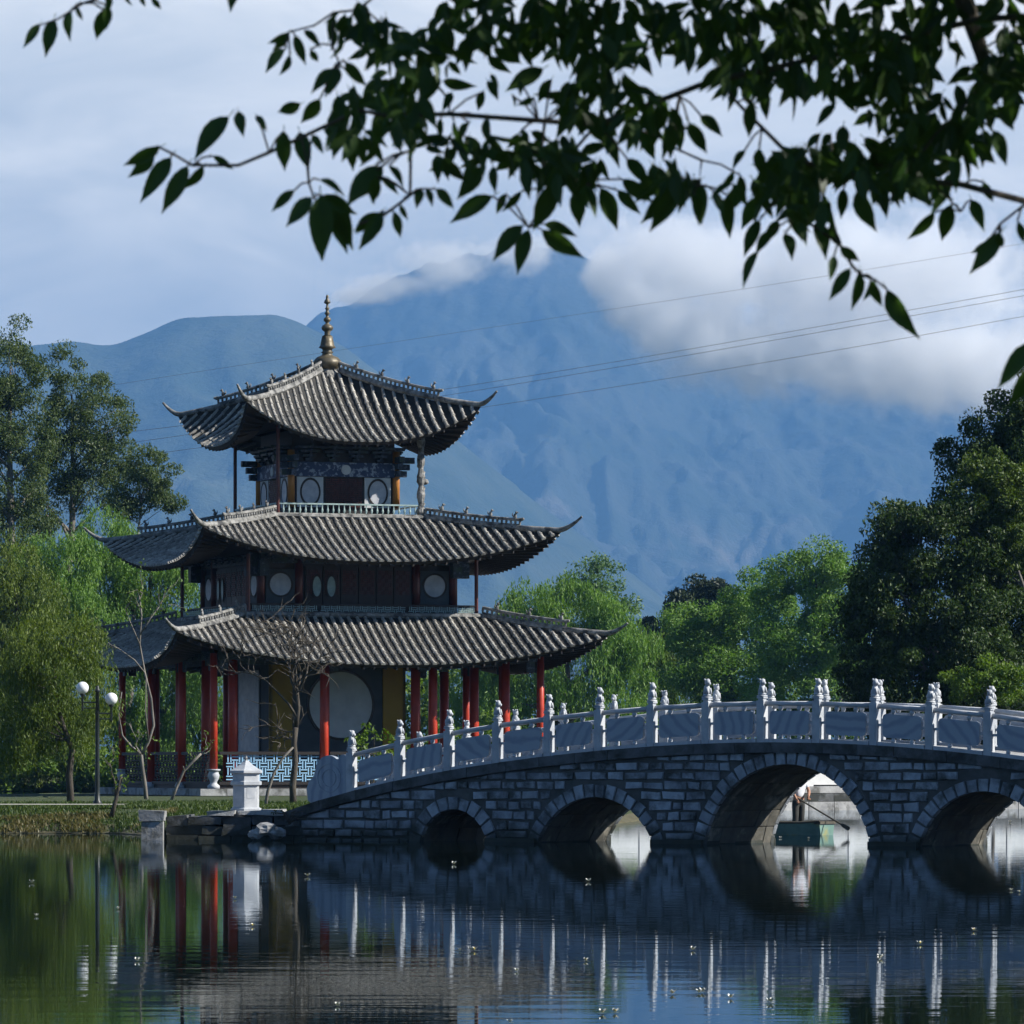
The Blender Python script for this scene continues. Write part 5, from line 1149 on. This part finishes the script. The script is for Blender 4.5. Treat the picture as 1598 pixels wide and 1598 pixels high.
link('shirt', skin_mesh('shirt', [(0, 0, .95), (.02, 0, 1.10), (.05, 0, 1.32), (.075, 0, 1.43), (.05, -.19, 1.385), (.09, -.235, 1.22), (.05, .19, 1.385), (.11, .22, 1.22)], [(0, 1), (1, 2), (2, 3), (2, 4), (4, 5), (2, 6), (6, 7)], [(.165, .13), (.155, .12), (.17, .125), .075, .085, .07, .085, .07], M['shirt']), per)
link('trousers', skin_mesh('trousers', [(0, 0, .96), (0, 0, .88), (0, -.10, .82), (.03, -.11, .48), (-.02, -.12, .10), (0, .10, .82), (-.02, .11, .48), (-.06, .12, .10)], [(0, 1), (1, 2), (2, 3), (3, 4), (1, 5), (5, 6), (6, 7)], [(.15, .125), (.16, .13), .11, .09, .075, .11, .09, .075], M['trouser']), per)
m = MB(); m.blob((.115, 0, 1.665), (.105, .095, .10), 2, 0.05, 14, 10); m.build('hair', M['hair'], per, smooth=True)
m = MB(); m.blob((.215, 0, 1.605), (.025, .015, .022), 1, 0, 8, 6); m.build('nose', M['skin'], per, smooth=True)
for s_ in (-1, 1):
    m = MB(); m.blob((.11, s_ * .092, 1.60), (.03, .012, .04), 1, 0, 8, 6); m.build('ear', M['skin'], per, smooth=True)
    hx = Vector((.28, -.21, .88)) if s_ < 0 else Vector((.37, .07, .97)); m = MB(); m.blob(hx, (.045, .03, .045), 3, .1)
    for q in range(4): a = hx + Vector((.03, (q - 1.5) * .02, -.01)); m.tube([a, a + Vector((.035, 0, -.02)), a + Vector((.02, 0, -.05)), a + Vector((-.01, 0, -.055))], [.011, .010, .009, .007], 6)
    a = hx + Vector((-.01, .03 * -s_, 0)); m.tube([a, a + Vector((.025, .01 * -s_, -.03)), a + Vector((.035, 0, -.055))], [.012, .011, .008], 6); m.build('hand', M['skin'], per, smooth=True)
m = MB(); a = at(1240, 1243, 137.4); b = at(1258, 1254, 137.2); c = at(1312, 1286, 136.3); d_ = (c - a).normalized()
m.tube([a, c], 0.024, 7); n_ = d_.cross(Vector((0, 1, 0))).normalized(); 
P = [c - n_ * .025, c + d_ * .08 - n_ * .05, c + d_ * .3 - n_ * .055, c + d_ * .34, c + d_ * .3 + n_ * .055, c + d_ * .08 + n_ * .05, c + n_ * .025]
b0 = len(m.v); m.v += [tuple(p + Vector((0, s_, 0))) for s_ in (-.012, .012) for p in P]; k = len(P); m.face(*[b0 + i for i in range(k)]); m.face(*[b0 + k + i for i in range(k)][::-1])
for i in range(k): j = (i + 1) % k; m.face(b0 + i, b0 + j, b0 + k + j, b0 + k + i)
tag(m.build('oar', M['boatdark']), 'long wooden oar held by the person and dipping in the water', 'oar')

# power cables across the valley
for i, (pts, r_, lab) in enumerate((([(150, 605), (540, 545), (905, 490), (1250, 437), (1700, 362)], .018, 'topmost thin power cable crossing the mountain'), ([(150, 680), (206, 673), (710, 605), (1150, 532), (1700, 433)], .028, 'power cable just below the topmost one, upper of a close pair'), ([(150, 698), (210, 690), (715, 614), (1150, 541), (1700, 443)], .028, 'power cable that is the lower of a close pair'), ([(150, 720), (250, 707), (770, 633), (1150, 573), (1700, 474)], .028, 'lowest power cable passing by the top roof tip'))):
    P = np.array(pts, float); cf = np.polyfit(P[:, 0], P[:, 1], 3); m = MB(); m.tube([at(x, np.polyval(cf, x), 620) for x in np.linspace(150, 1700, 48)], r_, 5)
    tag(m.build('power_cable', M['cable']), lab, 'cable', 'power cables across the valley')

# white water flowers
def flower_mesh(seed):
    rd = random.Random(seed); m = MB(); m.mi = 0
    for k in range(5):
        a = 2 * math.pi * k / 5 + rd.uniform(-.2, .2); d = Vector((math.cos(a), math.sin(a), 0)); s_ = Vector((-d.y, d.x, 0)); b0 = len(m.v)
        m.v += [tuple(Vector((0, 0, .015)) + d * .01), tuple(d * .05 + s_ * .035 + Vector((0, 0, .05))), tuple(d * .085 + Vector((0, 0, .085))), tuple(d * .05 - s_ * .035 + Vector((0, 0, .05)))]
        m.face(b0, b0 + 1, b0 + 2, b0 + 3)
    m.mi = 1; m.blob((0, 0, .04), (.022, .022, .025), 1); m.mi = 2
    n = 9; b0 = len(m.v); m.v += [(.11 * math.cos(2 * math.pi * q / n) + .03, .09 * math.sin(2 * math.pi * q / n), .006) for q in range(n)]; m.face(*[b0 + q for q in range(n)])
    return m.mesh('water_flower', [M['petal'], M['stamen'], M['pad']])
FM = [flower_mesh(i) for i in range(3)]
fl = [(718, 1484), (740, 1484), (736, 1484), (806, 1516), (914, 1500), (1081, 1483), (1091, 1550), (1096, 1549), (1203, 1565), (940, 1582), (796, 1597), (394, 1446), (367, 1403), (184, 1419), (526, 1570), (214, 1500), (1436, 1474), (1520, 1453), (1578, 1390), (1591, 1393), (1374, 1496), (1372, 1497), (1218, 1308), (1262, 1309), (1283, 1272), (1336, 1264), (918, 1376), (708, 1349), (1140, 1558), (480, 1368), (50, 1378), (57, 1430), (1560, 1270), (1576, 1283), (960, 1581), (1049, 1552)]
for i, (x, y) in enumerate(fl):
    Y = CZ * F / (y - YH); o = link('water_flower', FM[i % 3], loc=((x - 799) * Y / F, Y, 0.004), rot=(0, 0, random.uniform(0, 6)))
    k = random.uniform(.32, .52) * (1.0 if Y < 80 else 1.5); o.scale = (k, k, k); 
    wx = 'beyond the largest arch' if y < 1315 else 'near the mirrored street lamp' if x < 260 else 'near the mirrored pedestal' if x < 600 else 'before the smallest arch' if x < 800 else 'before the second smallest arch' if x < 1030 else 'before the largest arch' if x < 1400 else 'before the arch at the picture edge'
    wy = '' if y < 1315 else ' close under the bridge' if y < 1440 else ' midway down the pond' if y < 1530 else ' low in the picture'
    tag(o, 'tiny white water flower ' + wx + wy, 'flower', 'white flowers floating on the pond')

# ------------------------------------------------------------------ tree overhanging the camera
OY = 10.0
ot = thing('overhanging_tree', 'dark leafy branches hanging into the top of the picture, close to the camera', 'tree', (3.6, OY + 0.3, 0.45))
ob_ = Vector((3.6, OY + 0.3, 0.45))
def lf_mesh(seed):
    rd = random.Random(seed); prof3 = [(0, .012), (.10, .13), (.25, .215), (.42, .235), (.60, .19), (.76, .115), (.88, .05), (1.0, .004)]; P = []; cv = rd.uniform(.05, .18); fold = rd.uniform(.15, .5)
    for t_, w_ in prof3:
        z = -cv * t_ * t_; wob = 1 + rd.uniform(-.06, .06)
        P.append([(-w_ * wob, t_, z + w_ * fold), (0, t_, z), (w_ * wob, t_, z + w_ * fold)])
    m = MB(); m.quadgrid(P); m.tube([(0, -.16, .01), (0, -.05, 0), (0, .1, 0)], [.012, .012, .008], 4); return m.mesh('leaf', M['l_fore'], True)
LM = [lf_mesh(i) for i in range(5)]
def cropA(L_): return [tuple(v * .3755 for v in q) for q in L_]
def cropB(L_): return [(500 + a * .3755, b * .3755, 500 + c * .3755, d * .3755) for a, b, c, d in L_]
def cropC(L_): return [(1050 + a * .3504, b * .3504, 1050 + c * .3504, d * .3504) for a, b, c, d in L_]
EX = cropA([(225, 80, 185, 235), (165, 100, 95, 200), (295, 45, 278, 170), (325, 30, 340, 90), (430, 40, 400, 170), (440, 20, 450, 130), (440, -40, 460, 50), (520, -20, 545, 25), (580, -20, 605, 30), (630, -10, 672, 42), (970, -80, 960, 45), (1195, 135, 1112, 185), (1200, 140, 1130, 220), (1265, 125, 1335, 195), (1225, 145, 1270, 272), (1185, 205, 1090, 300), (1205, 230, 1165, 315), (1290, 205, 1325, 265), (1465, 65, 1400, 185), (1525, 90, 1495, 190), (1580, 95, 1505, 225), (665, 610, 510, 692), (640, 645, 535, 742), (710, 655, 580, 842), (780, 690, 670, 888), (845, 690, 765, 797), (950, 485, 800, 662), (990, 462, 1010, 567), (1065, 480, 1110, 545), (885, 648, 975, 705), (1180, 545, 1180, 715), (1245, 550, 1283, 708), (1385, 285, 1288, 385), (1410, 285, 1365, 395), (1435, 262, 1515, 360), (1225, 790, 1120, 880), (1295, 820, 1188, 942), (1325, 748, 1447, 806), (1330, 870, 1330, 1085), (1335, 815, 1482, 892), (1380, 870, 1445, 1050), (1590, 690, 1445, 845), (1555, 715, 1540, 855), (1585, 890, 1470, 970), (1575, 905, 1500, 1035), (1345, 530, 1392, 592), (1250, 430, 1150, 470), (1330, 410, 1250, 520), (1300, 560, 1345, 640)])
EX += cropB([(130, 65, 70, 188), (195, 90, 160, 192), (245, 92, 172, 230), (60, 285, 22, 395), (105, 258, 188, 355), (228, 688, 108, 855), (235, 735, 213, 855), (250, 735, 327, 808), (285, 690, 352, 770), (120, 545, 138, 715), (150, 560, 90, 670), (70, 815, 122, 1045), (0, 815, 10, 1080), (20, 815, 145, 895), (255, 885, 163, 1035), (305, 880, 338, 992), (332, 850, 362, 918), (420, 790, 398, 865), (440, 785, 470, 855), (480, 785, 560, 868), (245, 885, 135, 965), (715, 815, 528, 922), (670, 690, 568, 832), (720, 690, 722, 805), (770, 805, 728, 893), (835, 795, 755, 885), (840, 938, 708, 1078), (865, 955, 815, 1142), (920, 955, 1098, 1082), (930, 932, 1072, 978), (985, 760, 878, 962), (1060, 790, 1080, 945), (1100, 770, 1150, 905), (1165, 780, 1242, 960), (1235, 790, 1332, 893), (1255, 745, 1385, 845), (1275, 660, 1372, 772), (1492, 768, 1328, 932), (1482, 775, 1368, 972), (1555, 750, 1590, 935), (1565, 755, 1495, 855), (1450, 510, 1462, 665), (1335, 545, 1392, 668), (1155, 545, 1262, 695), (1200, 520, 1190, 640), (1525, 525, 1598, 615), (500, 490, 497, 585), (555, 500, 612, 640), (620, 510, 560, 600), (690, 490, 700, 605), (825, 555, 778, 622), (838, 540, 868, 602), (720, 198, 838, 268), (695, 232, 792, 308), (708, 308, 742, 368), (925, 285, 768, 372), (830, 335, 832, 395), (795, 395, 812, 452), (885, 405, 818, 442), (545, 385, 508, 462), (695, 335, 742, 415), (680, 380, 648, 465), (830, 640, 780, 745), (900, 620, 960, 720), (1000, 640, 1085, 740), (960, 680, 900, 800), (1060, 740, 1110, 860), (960, 330, 900, 430), (1040, 470, 975, 580), (1010, 440, 1040, 520)])
EX += cropC([(350, 455, 335, 615), (70, 545, 158, 692), (125, 515, 222, 605), (10, 530, 42, 685), (385, 660, 400, 805), (440, 675, 505, 725), (320, 670, 262, 745), (125, 800, 28, 885), (95, 870, 125, 1005), (245, 870, 250, 1068), (180, 850, 230, 960), (300, 780, 318, 895), (490, 740, 502, 925), (590, 770, 575, 885), (660, 800, 625, 900), (760, 840, 750, 975), (820, 850, 898, 1038), (900, 810, 890, 908), (960, 780, 930, 890), (1050, 790, 1080, 865), (1235, 770, 1158, 962), (1165, 945, 1048, 1078), (1240, 910, 1195, 1078), (1330, 890, 1388, 1025), (1385, 810, 1425, 905), (385, 980, 312, 1140), (440, 1030, 365, 1125), (382, 1120, 302, 1285), (500, 1040, 540, 1148), (470, 980, 400, 1090), (560, 980, 600, 1095), (640, 985, 690, 1145), (700, 1000, 755, 1115), (745, 1095, 835, 1172), (718, 1140, 702, 1248), (790, 1195, 695, 1338), (830, 1210, 808, 1392), (880, 1245, 932, 1372), (955, 1290, 1080, 1515), (900, 1250, 850, 1340), (1462, 1035, 1325, 1222), (1405, 1075, 1330, 1135), (1450, 1035, 1468, 1108), (1535, 985, 1570, 1092), (1425, 580, 1492, 740), (655, 595, 585, 665), (700, 595, 662, 662), (725, 465, 635, 562), (690, 350, 800, 440), (760, 560, 745, 700), (1010, 620, 960, 700), (1180, 600, 1260, 690), (1260, 570, 1330, 640), (1400, 250, 1390, 330)])
EX += [(1612, 535, 1556, 606), (1620, 560, 1575, 640)]
RG = [(590, 190, 75, 50, 20), (640, 110, 70, 55, 14), (560, 55, 45, 35, 5), (780, 40, 110, 45, 22), (940, 55, 120, 60, 30), (935, 165, 60, 45, 14), (1010, 200, 45, 35, 9), (1150, 50, 130, 55, 30), (1190, 130, 80, 30, 13), (1300, 50, 100, 55, 22), (1400, 150, 55, 75, 22), (1330, 120, 60, 45, 11), (1450, 50, 60, 55, 14), (1330, 262, 120, 28, 28), (1200, 295, 70, 25, 9), (1420, 290, 60, 25, 11), (880, 270, 60, 25, 8), (1040, 290, 45, 25, 6), (720, 250, 60, 30, 6), (1500, 200, 50, 50, 10), (1450, 240, 60, 38, 12), (1560, 150, 42, 45, 9), (1575, 50, 40, 45, 7), (1545, 110, 40, 28, 5), (850, 250, 60, 28, 10), (1240, 330, 60, 22, 8)]
AL = list(EX)
rd = random.Random(4)
for x, y, rx, ry, n in RG:
    for _ in range(int(n * 3.9)):
        a = rd.uniform(0, 2 * math.pi); q = math.sqrt(rd.random()); bx = x + rx * q * math.cos(a); by = y + ry * q * math.sin(a) - 20; an = rd.gauss(math.pi / 2, 0.65); ln = rd.uniform(30, 58)
        AL.append((bx, by, bx + ln * math.cos(an), by + ln * math.sin(an)))
def place(i, L_, par):
    x0, y0, x1, y1 = L_; dy = rd.uniform(-0.5, 0.5); Y0 = OY + dy; a = at(x0, y0, Y0); b = at(x1, y1, Y0 + rd.uniform(-.03, .03)); d = b - a; ln = d.length; d.normalize()
    view = Vector((0, -1, 0)); nn = (view + Vector((rd.gauss(0, .4), 0, rd.gauss(.1, .45)))); nn = (nn - d * nn.dot(d)).normalized(); x = d.cross(nn).normalized()
    if i >= len(EX): 
        nn = (nn + x * rd.gauss(0, .8)); nn = (nn - d * nn.dot(d)).normalized(); x = d.cross(nn).normalized()
    Mx = Matrix((x, d, nn)).transposed().to_4x4(); Mx.translation = a - ob_
    wd = rd.uniform(.68, .95); return Mx @ Matrix.Diagonal((ln * wd, ln, ln, 1))
for i, L_ in enumerate(AL[:300]): link('leaf', LM[i % 5], ot, mtx=place(i, L_, ot))
rest = MB()
for i, L_ in enumerate(AL[300:]):
    Mx = place(300 + i, L_, ot); me = LM[i % 5]; b0 = len(rest.v); rest.v += [tuple(Mx @ v.co) for v in me.vertices]
    for p in me.polygons: rest.face(*[b0 + v for v in p.vertices])
# the body of the crown continues above and beside the frame
n = 8000; q = RNG.uniform(0, 1, (n, 3)); Pc = np.stack([1.35 + 4.6 * q[:, 0], 8.0 + 5.0 * q[:, 1], 2.4 + 6.0 * q[:, 2]], 1) - np.array(ob_)
keep = (Pc[:, 0] + ob_.x) > (Pc[:, 1] + ob_.y) * 0.104 + 0.05
q2 = RNG.uniform(0, 1, (9000, 3)); Pc2 = np.stack([-0.9 + 3.4 * q2[:, 0], 9.0 + 2.4 * q2[:, 1], 0 * q2[:, 2]], 1); Pc2[:, 2] = CZ + Pc2[:, 1] * 1195 / F + 0.06 + 1.6 * q2[:, 2] ** 1.3; k2 = RNG.uniform(0, 1, 9000) < np.clip((Pc2[:, 0] + 0.8) * 0.8, 0, 1)
Pc = np.concatenate([Pc[keep], Pc2[k2] - np.array(ob_)]); n = len(Pc); D = unit(n, (0, 0, -1), 1.2); Nn = np.cross(D, unit(n)); Nn /= np.linalg.norm(Nn, axis=1, keepdims=True) + 1e-9; sz = RNG.uniform(.7, 1.2, n)
V, T = leaf_quads(Pc, D, Nn, .10 * sz, .05 * sz); link('crown', np_mesh('crown', V, T, M['l_fore']), ot)['kind'] = 'stuff'
rest.build('more_leaves', M['l_fore'], ot)['kind'] = 'stuff'
TW = [(.007, .0022, [(1700, 20), (1530, 30), (1300, 85), (1100, 130), (930, 195), (840, 188), (700, 178), (600, 180), (560, 172), (420, 238), (372, 258), (300, 258), (270, 240), (245, 228)]), (.007, .0025, [(1700, 340), (1500, 288), (1330, 272), (1240, 250), (1190, 200), (1150, 160), (1120, 120)]), (.022, .012, [(1480, -60), (1508, 10), (1528, 70), (1542, 118)]), (.003, .0015, [(1542, 118), (1500, 170), (1460, 210), (1400, 290), (1380, 330)]), (.0032, .003, [(640, 180), (641, 235), (640, 305), (600, 335), (560, 350)]), (.003, .0015, [(600, -20), (560, 15), (520, 20), (490, 40), (470, 45), (450, 50)]), (.003, .0015, [(520, 20), (518, 70), (530, 100), (560, 130)]), (.003, .0015, [(200, -20), (130, 5), (90, 30), (60, 40)]), (.0032, .002, [(850, 190), (845, 240), (860, 300), (825, 355)]), (.0032, .003, [(1240, 250), (1230, 300), (1250, 340), (1310, 380), (1330, 415), (1345, 430)]), (.0032, .002, [(1700, 260), (1598, 320), (1560, 350), (1540, 380)]), (.0032, .003, [(1060, 150), (1050, 230), (1095, 250), (1090, 290), (1050, 270)]), (.0032, .003, [(930, 195), (900, 230), (880, 250), (900, 290)]), (.003, .0015, [(480, 260), (482, 285), (490, 310), (500, 320)]), (.0032, .002, [(1598, 70), (1560, 60), (1530, 80)]), (.0032, .002, [(1600, 100), (1560, 115), (1540, 130)]), (.003, .0015, [(1270, 250), (1300, 255), (1420, 260), (1450, 280), (1500, 330)])]
lb = MB()
for r0, r1, pts in TW:
    yo = random.uniform(-.1, .1); P = [at(x, y, OY + yo) - ob_ for x, y in pts]; k = len(P); lb.tube(P, [r0 + (r1 - r0) * i / (k - 1) for i in range(k)], 6)
for p in AL[:len(EX)]:                        # stalks back to the nearest twig point
    a = Vector((p[0], p[1])); best = min((Vector(q) for _, _, pts in TW for q in pts), key=lambda q: (q - a).length)
    if 6 < (best - a).length < 75: lb.tube([at(a.x, a.y, OY) - ob_, at((a.x + best.x) / 2, (a.y + best.y) / 2 - 5, OY) - ob_, at(best.x, best.y, OY) - ob_], .002, 4, cap=False)
lb.build('branches', M['bark'], ot)
m = MB(); m.tube([(0, 0, -.3), (.05, 0, 1.2), (-.1, 0, 2.4), (-.6, 0, 3.4)], [.2, .16, .13, .09], 10); m.tube([(-.1, 0, 2.4), (-.9, 0, 2.9), at(1700, 20, OY) - ob_], [.09, .05, .022], 8); m.tube([(-.1, 0, 2.3), (-.8, 0, 2.4), at(1700, 340, OY) - ob_], [.07, .04, .018], 8); m.build('trunk', M['bark'], ot, smooth=True)
